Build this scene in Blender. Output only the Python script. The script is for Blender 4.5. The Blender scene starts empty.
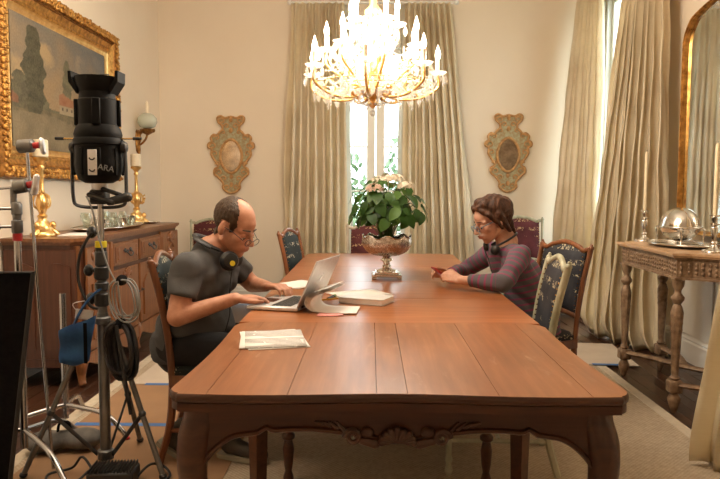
import bpy, bmesh, math, random
import numpy as np
from mathutils import Vector as V, Matrix, Euler

random.seed(7)
SC = bpy.context.scene
COL = SC.collection
R = math.radians

# ------------------------------------------------------------------ camera
cam = bpy.data.cameras.new('camera')
camo = bpy.data.objects.new('camera', cam); COL.objects.link(camo)
cam.sensor_width = 36.0; cam.lens = 680.0/720.0*36.0
camo.location = (0, 0, 1.31)
camo.rotation_euler = Euler((R(90)-math.atan(49.5/680.0), R(-0.2), math.atan(11/680.0)), 'XYZ')
cam.clip_start = 0.05
SC.camera = camo

# ------------------------------------------------------------------ world, large lights, exposure
world = bpy.data.worlds.new('world'); SC.world = world; world.use_nodes = True
bg = world.node_tree.nodes['Background']
bg.inputs[0].default_value = (0.88, 0.95, 1.0, 1); bg.inputs[1].default_value = 4.0
SC.view_settings.view_transform = 'Standard'
SC.view_settings.look = 'None'
SC.view_settings.gamma = 1.0
SC.view_settings.use_curve_mapping = False
SC.view_settings.exposure = 1.02
SC.cycles.use_denoising = True
SC.cycles.max_bounces = 12
SC.cycles.diffuse_bounces = 8
SC.cycles.transmission_bounces = 6
SC.cycles.transparent_max_bounces = 16
SC.cycles.sample_clamp_indirect = 3.0
SC.cycles.caustics_reflective = False
SC.cycles.caustics_refractive = False

BOUNCE_FILL = 640  # strength of the fill added at the stage light
# all daylight is the sky itself, coming in through the two windows

# ------------------------------------------------------------------ materials
MATS = {}
def nmat(name):
    m = bpy.data.materials.new(name); m.use_nodes = True
    nt = m.node_tree; b = nt.nodes['Principled BSDF']
    MATS[name] = m
    return m, nt, b
def setp(b, col=None, rough=None, metal=None, spec=None, trans=None, ior=None, coat=None, sheen=None, emit=None, es=None, alpha=None, coatr=None):
    I = b.inputs
    if col is not None: I['Base Color'].default_value = (*col, 1)
    if rough is not None: I['Roughness'].default_value = rough
    if metal is not None: I['Metallic'].default_value = metal
    if spec is not None: I['Specular IOR Level'].default_value = spec
    if trans is not None: I['Transmission Weight'].default_value = trans
    if ior is not None: I['IOR'].default_value = ior
    if coat is not None: I['Coat Weight'].default_value = coat
    if coatr is not None: I['Coat Roughness'].default_value = coatr
    if sheen is not None: I['Sheen Weight'].default_value = sheen
    if emit is not None: I['Emission Color'].default_value = (*emit, 1); I['Emission Strength'].default_value = es
def N(nt, t, **k):
    n = nt.nodes.new(t)
    for a, b in k.items():
        if a.startswith('i_'):
            n.inputs[a[2:].replace('_', ' ')].default_value = b
        else: setattr(n, a, b)
    return n
def coords(nt, scale=(1, 1, 1), rot=(0, 0, 0), src='Object'):
    tc = N(nt, 'ShaderNodeTexCoord'); mp = N(nt, 'ShaderNodeMapping')
    mp.inputs['Scale'].default_value = scale; mp.inputs['Rotation'].default_value = rot
    nt.links.new(tc.outputs[src], mp.inputs['Vector']); return mp.outputs['Vector']
def noise(nt, vec, scale, detail=4, rough=0.55, dist=0.0):
    n = N(nt, 'ShaderNodeTexNoise'); n.inputs['Scale'].default_value = scale
    n.inputs['Detail'].default_value = detail; n.inputs['Roughness'].default_value = rough
    n.inputs['Distortion'].default_value = dist
    nt.links.new(vec, n.inputs['Vector']); return n
def ramp(nt, fac, stops):
    r = N(nt, 'ShaderNodeValToRGB'); e = r.color_ramp.elements
    while len(e) < len(stops): e.new(0.5)
    for i, (p, c) in enumerate(stops):
        e[i].position = p; e[i].color = (*c, 1) if len(c) == 3 else c
    nt.links.new(fac, r.inputs[0]); return r
def bump(nt, b, h, strength=0.3, dist=0.01):
    n = N(nt, 'ShaderNodeBump'); n.inputs['Strength'].default_value = strength; n.inputs['Distance'].default_value = dist
    nt.links.new(h, n.inputs['Height']); nt.links.new(n.outputs[0], b.inputs['Normal']); return n
def mixc(nt, fac, a, b):
    m = N(nt, 'ShaderNodeMix', data_type='RGBA')
    for s, v in ((m.inputs[0], fac), (m.inputs[6], a), (m.inputs[7], b)):
        if hasattr(v, 'type') and hasattr(v, 'is_linked'): nt.links.new(v, s)
        elif isinstance(v, (int, float)): s.default_value = v
        else: s.default_value = (*v, 1)
    return m.outputs[2]

def mottled(name, c0, c1, scale=8, rough=0.6, metal=0, bumps=0.0, bscale=None, stretch=(1, 1, 1), spec=None, coat=None, rvar=0.0, bdist=.004, coatr=None):
    m, nt, b = nmat(name); v = coords(nt, stretch)
    n = noise(nt, v, scale)
    r = ramp(nt, n.outputs['Fac'], [(0.3, c0), (0.7, c1)])
    nt.links.new(r.outputs[0], b.inputs['Base Color'])
    setp(b, rough=rough, metal=metal, spec=spec, coat=coat, coatr=coatr)
    if rvar:
        mr = N(nt, 'ShaderNodeMapRange'); mr.inputs[3].default_value = rough-rvar; mr.inputs[4].default_value = rough+rvar
        mr.inputs[1].default_value = .3; mr.inputs[2].default_value = .7
        n2 = noise(nt, v, scale*0.6, 5, .6); nt.links.new(n2.outputs['Fac'], mr.inputs[0]); nt.links.new(mr.outputs[0], b.inputs['Roughness'])
    if bumps:
        nb = noise(nt, v, bscale or scale*6, 5, .6); bump(nt, b, nb.outputs['Fac'], bumps, bdist)
    return m
def wood(name, dark, mid, light, axis='Y', rough=0.35, grain=10, coat=0.0, rvar=.08, rnd=0.06, spec=None):
    m, nt, b = nmat(name)
    s = {'X': (.25, 4, 4), 'Y': (4, .25, 4), 'Z': (4, 4, .25)}[axis]
    v = coords(nt, s)
    info = N(nt, 'ShaderNodeObjectInfo')
    add = N(nt, 'ShaderNodeVectorMath', operation='ADD'); sc = N(nt, 'ShaderNodeVectorMath', operation='SCALE'); sc.inputs['Scale'].default_value = 7
    comb = N(nt, 'ShaderNodeCombineXYZ')
    for i in range(3): nt.links.new(info.outputs['Random'], comb.inputs[i])
    nt.links.new(comb.outputs[0], sc.inputs[0]); nt.links.new(v, add.inputs[0]); nt.links.new(sc.outputs[0], add.inputs[1])
    n = noise(nt, add.outputs[0], grain, 5, .55, .3)
    big = noise(nt, coords(nt, (1, 1, 1)), 2.2, 3, .5)
    r = ramp(nt, n.outputs['Fac'], [(0.16, dark), (0.5, mid), (0.84, light)])
    hsv = N(nt, 'ShaderNodeHueSaturation')
    mr = N(nt, 'ShaderNodeMapRange'); mr.inputs[1].default_value = .3; mr.inputs[2].default_value = .7; mr.inputs[3].default_value = .82; mr.inputs[4].default_value = 1.18
    nt.links.new(big.outputs['Fac'], mr.inputs[0]); 
    mul = N(nt, 'ShaderNodeMath', operation='MULTIPLY_ADD'); mul.inputs[1].default_value = rnd*2; mul.inputs[2].default_value = 1-rnd
    nt.links.new(info.outputs['Random'], mul.inputs[0])
    mm = N(nt, 'ShaderNodeMath', operation='MULTIPLY'); nt.links.new(mr.outputs[0], mm.inputs[0]); nt.links.new(mul.outputs[0], mm.inputs[1])
    nt.links.new(mm.outputs[0], hsv.inputs['Value']); nt.links.new(r.outputs[0], hsv.inputs['Color'])
    nt.links.new(hsv.outputs[0], b.inputs['Base Color'])
    setp(b, rough=rough, coat=coat, coatr=.12, spec=spec)
    bump(nt, b, n.outputs['Fac'], .12, .002)
    return m
def scuff(name, sc=(1, 1, 1), amt=.42):
    nt = MATS[name].node_tree; b = nt.nodes['Principled BSDF']; src = b.inputs['Base Color'].links[0].from_socket
    a = noise(nt, coords(nt, (sc[0]*9, sc[1]*2.2, 1), (0, 0, .9)), 3, 6, .7, .5); g = noise(nt, coords(nt), 3.1, 2)
    r1 = ramp(nt, a.outputs['Fac'], [(.55, (0, 0, 0)), (.72, (1, 1, 1))]); r2 = ramp(nt, g.outputs['Fac'], [(.45, (0, 0, 0)), (.60, (1, 1, 1))])
    mu = N(nt, 'ShaderNodeMath', operation='MULTIPLY'); nt.links.new(r1.outputs[0], mu.inputs[0]); nt.links.new(r2.outputs[0], mu.inputs[1])
    m2 = N(nt, 'ShaderNodeMath', operation='MULTIPLY'); m2.inputs[1].default_value = amt; nt.links.new(mu.outputs[0], m2.inputs[0])
    nt.links.new(mixc(nt, m2.outputs[0], src, (.62, .42, .28)), b.inputs['Base Color'])
def plain(name, col, rough=.5, metal=0, **k):
    m, nt, b = nmat(name); setp(b, col=col, rough=rough, metal=metal, **k)
    v = coords(nt); n = noise(nt, v, 18, 3)
    d = tuple(max(0, c*.9) for c in col); l = tuple(min(1, c*1.08) for c in col)
    r = ramp(nt, n.outputs['Fac'], [(.35, d), (.65, l)]); nt.links.new(r.outputs[0], b.inputs['Base Color'])
    return m

mottled('wall_paint', (.815, .715, .58), (.855, .76, .63), 1.4, .75, bumps=.05, bscale=120)
mottled('ceiling_paint', (.88, .84, .77), (.90, .86, .80), 1.2, .85)
mottled('white_paint', (.76, .74, .70), (.82, .80, .76), 3, .45)
mottled('frame_white', (.80, .80, .77), (.85, .85, .83), 3, .4)
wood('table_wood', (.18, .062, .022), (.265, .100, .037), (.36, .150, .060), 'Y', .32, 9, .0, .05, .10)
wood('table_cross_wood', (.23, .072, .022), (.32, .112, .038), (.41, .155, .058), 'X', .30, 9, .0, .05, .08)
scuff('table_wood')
wood('table_shaded_wood', (.036, .012, .006), (.068, .023, .011), (.105, .038, .017), 'X', .34, 12, .1)  # dark wood, with the dim shade of apron and front edge put into it
wood('sideboard_wood', (.12, .042, .013), (.21, .078, .026), (.31, .125, .045), 'Z', .36, 11, .1)
wood('sideboard_shaded', (.045, .013, .006), (.080, .024, .010), (.12, .038, .016), 'Z', .36, 11, .1)  # darker copy of the sideboard wood: shade of the near end put into colour
wood('chair_wood', (.10, .033, .012), (.18, .062, .023), (.26, .098, .038), 'Z', .32, 14, .2)
wood('chair_leg_wood', (.12, .038, .014), (.20, .066, .024), (.28, .10, .038), 'Z', .35, 14, .1)
mottled('green_paint', (.27, .26, .17), (.50, .49, .36), 16, .45, bumps=.1, stretch=(1, 1, .4))
mottled('pale_frame', (.42, .36, .27), (.62, .56, .46), 14, .35, bumps=.1)
wood('floor_wood', (.034, .013, .007), (.052, .020, .010), (.072, .028, .014), 'Y', .30, 34, .0, .04, .18)
mottled('gilt', (.30, .13, .028), (.78, .43, .12), 26, .36, metal=.85, bumps=.35, bscale=60, rvar=.1)
mottled('gilt_dark', (.16, .065, .016), (.48, .24, .065), 30, .42, metal=.8, bumps=.5, bscale=70, rvar=.1)
mottled('gilt_bright', (.72, .42, .14), (.95, .68, .30), 20, .28, metal=.9, bumps=.15, bscale=50)
mottled('gilt_worn', (.40, .205, .075), (.68, .40, .165), 30, .5, metal=.15, bumps=.5, bscale=70)
mottled('console_paint', (.16, .088, .046), (.36, .24, .145), 26, .5, metal=.2, bumps=.6, bscale=50, bdist=.006)
wood('console_top', (.42, .24, .12), (.55, .34, .19), (.66, .44, .27), 'Y', .35, 9, .1)
mottled('silver', (.66, .63, .58), (.82, .80, .76), 9, .14, metal=1.0, rvar=.06)
mottled('silver_embossed', (.40, .34, .30), (.80, .74, .68), 60, .24, metal=1.0, bumps=.8, bscale=90, bdist=.004)
mottled('chrome', (.40, .40, .41), (.52, .52, .54), 10, .20, metal=1.0, rvar=.06)
mottled('grey_metal', (.15, .15, .15), (.26, .26, .26), 8, .38, metal=.85, rvar=.08)
mottled('dark_metal', (.045, .047, .052), (.085, .088, .095), 12, .42, metal=.6)
mottled('black_paint', (.003, .003, .0035), (.006, .006, .0065), 12, .6, spec=.15)
mottled('black_plastic', (.010, .010, .011), (.022, .022, .024), 14, .45)
mottled('black_cloth', (.004, .004, .005), (.009, .008, .009), 40, .95, spec=.1, bumps=.2, bscale=200)
mottled('rubber_black', (.010, .010, .012), (.022, .022, .026), 20, .5)
plain('red_paint', (.45, .02, .025), .35)
plain('yellow_tape', (.75, .62, .02), .5)
plain('blue_tape', (.055, .16, .42), .55)
mottled('blue_cloth', (.012, .06, .19), (.03, .12, .32), 14, .8, bumps=.3, bscale=90)
plain('white_plastic', (.72, .72, .72), .4)
plain('grey_cable', (.27, .28, .28), .5)
plain('candle_wax', (.88, .74, .50), .5, spec=.4)
plain('candle_cream', (.85, .74, .55), .45)
plain('brass', (.72, .47, .16), .25, 1.0)
mottled('paper', (.84, .83, .81), (.88, .87, .85), 5, .8)
mottled('board_tan', (.28, .16, .082), (.33, .19, .10), 5, .75, bumps=.05)
mottled('board_pale', (.50, .42, .34), (.57, .49, .40), 4, .8)
mottled('sandbag_cloth', (.10, .095, .09), (.17, .16, .15), 16, .85, bumps=.4, bscale=60)
mottled('aluminium', (.70, .70, .72), (.78, .78, .80), 30, .35, metal=.6)
mottled('shirt_charcoal', (.066, .066, .069), (.092, .091, .094), 10, .9, bumps=.25, bscale=160)
mottled('trouser_black', (.010, .010, .012), (.018, .018, .021), 14, .9, bumps=.25, bscale=120)
mottled('jeans', (.025, .045, .075), (.05, .08, .12), 60, .85, bumps=.25, bscale=160)
mottled('shoe_leather', (.035, .028, .022), (.06, .05, .038), 20, .6)
plain('shoe_sole', (.28, .26, .20), .7)
plain('ceramic_soil', (.03, .018, .01), .9)
plain('stem_green', (.10, .20, .04), .5)
plain('petal', (.80, .72, .58), .6)
plain('petal_pink', (.70, .52, .42), .6)
plain('eye_white', (.75, .72, .68), .25)
plain('eye_dark', (.03, .02, .015), .2)
plain('lip', (.50, .20, .15), .5)
plain('pencil_yellow', (.75, .42, .03), .4)
plain('pink_paper', (.78, .35, .33), .7)
plain('blue_rim', (.12, .19, .24), .3)
plain('phone_red', (.38, .03, .03), .3)

def skinmat(name, c0, c1, c2):
    m, nt, b = nmat(name); v = coords(nt)
    n = noise(nt, v, 22, 5, .6); r = ramp(nt, n.outputs['Fac'], [(.3, c0), (.5, c1), (.72, c2)])
    nt.links.new(r.outputs[0], b.inputs['Base Color']); setp(b, rough=.48, spec=.4)
    b.inputs['Subsurface Weight'].default_value = .08; b.inputs['Subsurface Radius'].default_value = (.012, .005, .003)
    nb = noise(nt, v, 160, 3); bump(nt, b, nb.outputs['Fac'], .08, .002); return m
skinmat('skin_man', (.46, .20, .125), (.55, .265, .17), (.63, .33, .22))
skinmat('skin_woman', (.53, .275, .185), (.61, .335, .235), (.68, .40, .29))

def hairmat(name, c0, c1, sc):
    m, nt, b = nmat(name); v = coords(nt, (1, 1, .25))
    n = noise(nt, v, sc, 4, .6, .6); r = ramp(nt, n.outputs['Fac'], [(.35, c0), (.65, c1)])
    nt.links.new(r.outputs[0], b.inputs['Base Color']); setp(b, rough=.5, spec=.3)
    bump(nt, b, n.outputs['Fac'], .9, .008); return m
hairmat('hair_man', (.035, .019, .010), (.085, .050, .028), 90)
hairmat('hair_woman', (.030, .012, .007), (.115, .048, .024), 70)

def rugmat():
    m, nt, b = nmat('sisal'); v = coords(nt)
    ch = N(nt, 'ShaderNodeTexChecker'); ch.inputs['Scale'].default_value = 90; nt.links.new(v, ch.inputs['Vector'])
    ch.inputs['Color1'].default_value = (.52, .43, .32, 1); ch.inputs['Color2'].default_value = (.40, .32, .23, 1)
    n = noise(nt, v, 40, 5, .7); c = mixc(nt, .35, ch.outputs[0], ramp(nt, n.outputs['Fac'], [(.35, (.30, .24, .17)), (.65, (.62, .52, .40))]).outputs[0])
    nt.links.new(c, b.inputs['Base Color']); setp(b, rough=.95, spec=.15)
    ad = N(nt, 'ShaderNodeMath', operation='ADD'); nt.links.new(ch.outputs['Fac'], ad.inputs[0]); nt.links.new(n.outputs['Fac'], ad.inputs[1])
    bump(nt, b, ad.outputs[0], .7, .006)
rugmat()
mottled('rug_border', (.50, .43, .33), (.58, .50, .39), 30, .9, bumps=.3, bscale=120)

def silkmat(name, c0, c1, transl=.25):
    m, nt, b = nmat(name); v = coords(nt, (1, 1, 1))
    n = noise(nt, v, 2.0, 3)
    vs = coords(nt, (2, 2, 160)); sl = noise(nt, vs, 3, 3, .6)
    ad = N(nt, 'ShaderNodeMath', operation='MULTIPLY_ADD'); ad.inputs[1].default_value = .35; nt.links.new(sl.outputs['Fac'], ad.inputs[0]); nt.links.new(n.outputs['Fac'], ad.inputs[2])
    r = ramp(nt, ad.outputs[0], [(.45, c0), (.9, c1)])
    nt.links.new(r.outputs[0], b.inputs['Base Color']); setp(b, rough=.32, spec=.8, sheen=.15)
    wr = noise(nt, coords(nt, (1, 1, .6)), 9, 4, .6); bump(nt, b, wr.outputs['Fac'], .35, .02)
    tr = N(nt, 'ShaderNodeBsdfTranslucent'); nt.links.new(r.outputs[0], tr.inputs[0])
    mx = N(nt, 'ShaderNodeMixShader'); mx.inputs[0].default_value = transl
    out = nt.nodes['Material Output']
    nt.links.new(b.outputs[0], mx.inputs[1]); nt.links.new(tr.outputs[0], mx.inputs[2]); nt.links.new(mx.outputs[0], out.inputs[0])
silkmat('silk', (.72, .61, .41), (.93, .85, .66), .28)
silkmat('silk_lining', (.66, .64, .54), (.74, .72, .62), .3)

def glassmat(name, tint=(1, 1, 1), refl=.12):
    m, nt, b = nmat(name); nt.nodes.remove(b)
    t = N(nt, 'ShaderNodeBsdfTransparent'); t.inputs[0].default_value = (*tint, 1)
    g = N(nt, 'ShaderNodeBsdfGlossy'); g.inputs['Roughness'].default_value = .03
    f = N(nt, 'ShaderNodeLayerWeight'); f.inputs[0].default_value = .5
    pw = N(nt, 'ShaderNodeMath', operation='POWER'); pw.inputs[1].default_value = 5.0; nt.links.new(f.outputs['Facing'], pw.inputs[0])
    a = N(nt, 'ShaderNodeMath', operation='MULTIPLY_ADD'); a.inputs[1].default_value = .6; a.inputs[2].default_value = refl
    nt.links.new(pw.outputs[0], a.inputs[0])
    mx = N(nt, 'ShaderNodeMixShader'); nt.links.new(a.outputs[0], mx.inputs[0]); nt.links.new(t.outputs[0], mx.inputs[1]); nt.links.new(g.outputs[0], mx.inputs[2])
    nt.links.new(mx.outputs[0], nt.nodes['Material Output'].inputs[0]); return m
glassmat('window_glass', (.96, .99, .98), .03)
glassmat('clear_glass', (.93, .96, .93), .16)
glassmat('globe_glass', (.90, .94, .88), .10)
nt = MATS['globe_glass'].node_tree; o_ = nt.nodes['Material Output']; prev = o_.inputs[0].links[0].from_socket; dfx = N(nt, 'ShaderNodeBsdfDiffuse'); dfx.inputs[0].default_value = (.80, .82, .72, 1)
mxx = N(nt, 'ShaderNodeMixShader'); mxx.inputs[0].default_value = .5; nt.links.new(prev, mxx.inputs[1]); nt.links.new(dfx.outputs[0], mxx.inputs[2]); nt.links.new(mxx.outputs[0], o_.inputs[0])
glassmat('lens_glass', (.96, .97, .98), .03)
m, nt, b = nmat('crystal'); setp(b, col=(1, .985, .95), rough=.05, trans=1.0, ior=1.5)
t = N(nt, 'ShaderNodeBsdfTranslucent'); t.inputs[0].default_value = (.95, .90, .82, 1); dd = N(nt, 'ShaderNodeBsdfDiffuse'); dd.inputs[0].default_value = (.95, .92, .86, 1)
tp = N(nt, 'ShaderNodeBsdfTransparent')
m1 = N(nt, 'ShaderNodeMixShader'); nt.links.new(t.outputs[0], m1.inputs[1]); nt.links.new(dd.outputs[0], m1.inputs[2])
m2 = N(nt, 'ShaderNodeMixShader'); m2.inputs[0].default_value = .6; nt.links.new(b.outputs[0], m2.inputs[1]); nt.links.new(tp.outputs[0], m2.inputs[2])
mx = N(nt, 'ShaderNodeMixShader'); mx.inputs[0].default_value = .18; nt.links.new(m2.outputs[0], mx.inputs[1]); nt.links.new(m1.outputs[0], mx.inputs[2]); nt.links.new(mx.outputs[0], nt.nodes['Material Output'].inputs[0])
m, nt, b = nmat('mirror_glass'); setp(b, col=(.80, .82, .82), rough=.03, metal=1.0)
m, nt, b = nmat('mirror_aged'); setp(b, rough=.16, metal=1.0); n = noise(nt, coords(nt), 14, 5); r = ramp(nt, n.outputs['Fac'], [(.35, (.30, .26, .22)), (.65, (.52, .47, .42))]); nt.links.new(r.outputs[0], b.inputs['Base Color'])
m, nt, b = nmat('bulb_glow'); nt.nodes.remove(b)      # clear lit bulb: glows and lets the filament light through
em = N(nt, 'ShaderNodeEmission'); em.inputs[0].default_value = (1.0, .83, .62, 1); em.inputs[1].default_value = 7.0; tb_ = N(nt, 'ShaderNodeBsdfTransparent'); ad = N(nt, 'ShaderNodeAddShader')
nt.links.new(em.outputs[0], ad.inputs[0]); nt.links.new(tb_.outputs[0], ad.inputs[1]); nt.links.new(ad.outputs[0], nt.nodes['Material Output'].inputs[0])
BULB = 4.0

def leather(name, base0, base1, gold):
    m, nt, b = nmat(name); v = coords(nt, (1, 1, 1))
    n = noise(nt, v, 9, 4); base = ramp(nt, n.outputs['Fac'], [(.3, base0), (.7, base1)])
    # rows of tooled gilt lettering: horizontal bands times broken strokes
    sep = N(nt, 'ShaderNodeSeparateXYZ'); nt.links.new(v, sep.inputs[0])
    mul = N(nt, 'ShaderNodeMath', operation='MULTIPLY'); mul.inputs[1].default_value = 2*math.pi/.085; nt.links.new(sep.outputs[2], mul.inputs[0])
    si = N(nt, 'ShaderNodeMath', operation='SINE'); nt.links.new(mul.outputs[0], si.inputs[0])
    gt = N(nt, 'ShaderNodeMath', operation='GREATER_THAN'); gt.inputs[1].default_value = .35; nt.links.new(si.outputs[0], gt.inputs[0])
    vs = noise(nt, coords(nt, (1, 1, .8)), 48, 2, .5, 1.2)
    bandp = N(nt, 'ShaderNodeMath', operation='GREATER_THAN'); bandp.inputs[1].default_value = .575; nt.links.new(vs.outputs['Fac'], bandp.inputs[0])
    pm = noise(nt, coords(nt, (1, 1, 1)), 7, 2); pg = N(nt, 'ShaderNodeMath', operation='GREATER_THAN'); pg.inputs[1].default_value = .47; nt.links.new(pm.outputs['Fac'], pg.inputs[0])
    a = N(nt, 'ShaderNodeMath', operation='MULTIPLY'); nt.links.new(gt.outputs[0], a.inputs[0]); nt.links.new(bandp.outputs[0], a.inputs[1])
    a2 = N(nt, 'ShaderNodeMath', operation='MULTIPLY'); nt.links.new(a.outputs[0], a2.inputs[0]); nt.links.new(pg.outputs[0], a2.inputs[1])
    c = mixc(nt, a2.outputs[0], base.outputs[0], gold); nt.links.new(c, b.inputs['Base Color']); setp(b, rough=.62, spec=.2)
    nb = noise(nt, v, 110, 3); bump(nt, b, nb.outputs['Fac'], .15, .003)
leather('leather_navy', (.016, .017, .022), (.045, .045, .052), (.42, .36, .24))
leather('leather_teal', (.010, .016, .017), (.026, .036, .037), (.45, .42, .32))
leather('leather_burgundy', (.055, .010, .012), (.11, .025, .028), (.40, .27, .14))

def leafmat():
    m, nt, b = nmat('leaf'); info = N(nt, 'ShaderNodeObjectInfo')
    r = ramp(nt, info.outputs['Random'], [(0, (.025, .075, .014)), (.6, (.055, .145, .025)), (1, (.12, .25, .05))])
    nt.links.new(r.outputs[0], b.inputs['Base Color']); setp(b, rough=.42, spec=.4)
    tr = N(nt, 'ShaderNodeBsdfTranslucent'); nt.links.new(r.outputs[0], tr.inputs[0]); mx = N(nt, 'ShaderNodeMixShader'); mx.inputs[0].default_value = .3
    nt.links.new(b.outputs[0], mx.inputs[1]); nt.links.new(tr.outputs[0], mx.inputs[2]); nt.links.new(mx.outputs[0], nt.nodes['Material Output'].inputs[0])
leafmat()
mottled('hedge_leaf', (.07, .14, .07), (.24, .34, .20), 3, .5)
mottled('outdoor_ground', (.25, .32, .18), (.40, .42, .30), 2, .9)

def printed(name, axis, period, lo, hi):
    m, nt, b = nmat(name); v = coords(nt); sep = N(nt, 'ShaderNodeSeparateXYZ'); nt.links.new(v, sep.inputs[0])
    mul = N(nt, 'ShaderNodeMath', operation='MULTIPLY'); mul.inputs[1].default_value = 1/period; nt.links.new(sep.outputs[axis], mul.inputs[0])
    fr = N(nt, 'ShaderNodeMath', operation='FRACT'); nt.links.new(mul.outputs[0], fr.inputs[0])
    g = N(nt, 'ShaderNodeMath', operation='GREATER_THAN'); g.inputs[1].default_value = .5; nt.links.new(fr.outputs[0], g.inputs[0])
    n = noise(nt, coords(nt, (45, 8, 1)), 1.0, 2); h = N(nt, 'ShaderNodeMath', operation='GREATER_THAN'); h.inputs[1].default_value = .36; nt.links.new(n.outputs['Fac'], h.inputs[0])
    # broken into paragraphs
    p = noise(nt, coords(nt, (.15, 1, 1)), 14, 1); q = N(nt, 'ShaderNodeMath', operation='GREATER_THAN'); q.inputs[1].default_value = .42; nt.links.new(p.outputs['Fac'], q.inputs[0])
    a = N(nt, 'ShaderNodeMath', operation='MULTIPLY'); nt.links.new(g.outputs[0], a.inputs[0]); nt.links.new(h.outputs[0], a.inputs[1])
    a2 = N(nt, 'ShaderNodeMath', operation='MULTIPLY'); nt.links.new(a.outputs[0], a2.inputs[0]); nt.links.new(q.outputs[0], a2.inputs[1])
    a3 = N(nt, 'ShaderNodeMath', operation='MULTIPLY'); a3.inputs[1].default_value = .95; nt.links.new(a2.outputs[0], a3.inputs[0])
    c = mixc(nt, a3.outputs[0], hi, lo); nt.links.new(c, b.inputs['Base Color']); setp(b, rough=.8)
printed('paper_print', 1, .020, (.16, .15, .15), (.80, .78, .75))

def attrmat(name, rough, bumps=0):
    m, nt, b = nmat(name); a = N(nt, 'ShaderNodeAttribute', attribute_name='Col')
    n = noise(nt, coords(nt), 60, 4, .7); c = mixc(nt, .12, a.outputs['Color'], ramp(nt, n.outputs['Fac'], [(.3, (.05, .04, .02)), (.7, (.6, .5, .35))]).outputs[0])
    nt.links.new(c, b.inputs['Base Color']); setp(b, rough=rough)
    if bumps: bump(nt, b, n.outputs['Fac'], bumps, .003)
attrmat('oil_paint', .6, .25)
MATS['oil_paint'].node_tree.nodes['Principled BSDF'].inputs['Specular IOR Level'].default_value = .15
m, nt, b = nmat('striped_knit')
a = N(nt, 'ShaderNodeAttribute', attribute_name='stripe'); ml = N(nt, 'ShaderNodeMath', operation='MULTIPLY'); ml.inputs[1].default_value = 1/.036; nt.links.new(a.outputs['Fac'], ml.inputs[0])
fr = N(nt, 'ShaderNodeMath', operation='FRACT'); nt.links.new(ml.outputs[0], fr.inputs[0]); g = N(nt, 'ShaderNodeMath', operation='GREATER_THAN'); g.inputs[1].default_value = .70; nt.links.new(fr.outputs[0], g.inputs[0])
nt.links.new(mixc(nt, g.outputs[0], (.105, .100, .115), (.25, .045, .115)), b.inputs['Base Color']); setp(b, rough=.95, sheen=.1)
n = noise(nt, coords(nt), 170, 3); bump(nt, b, n.outputs['Fac'], .3, .003)

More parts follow.
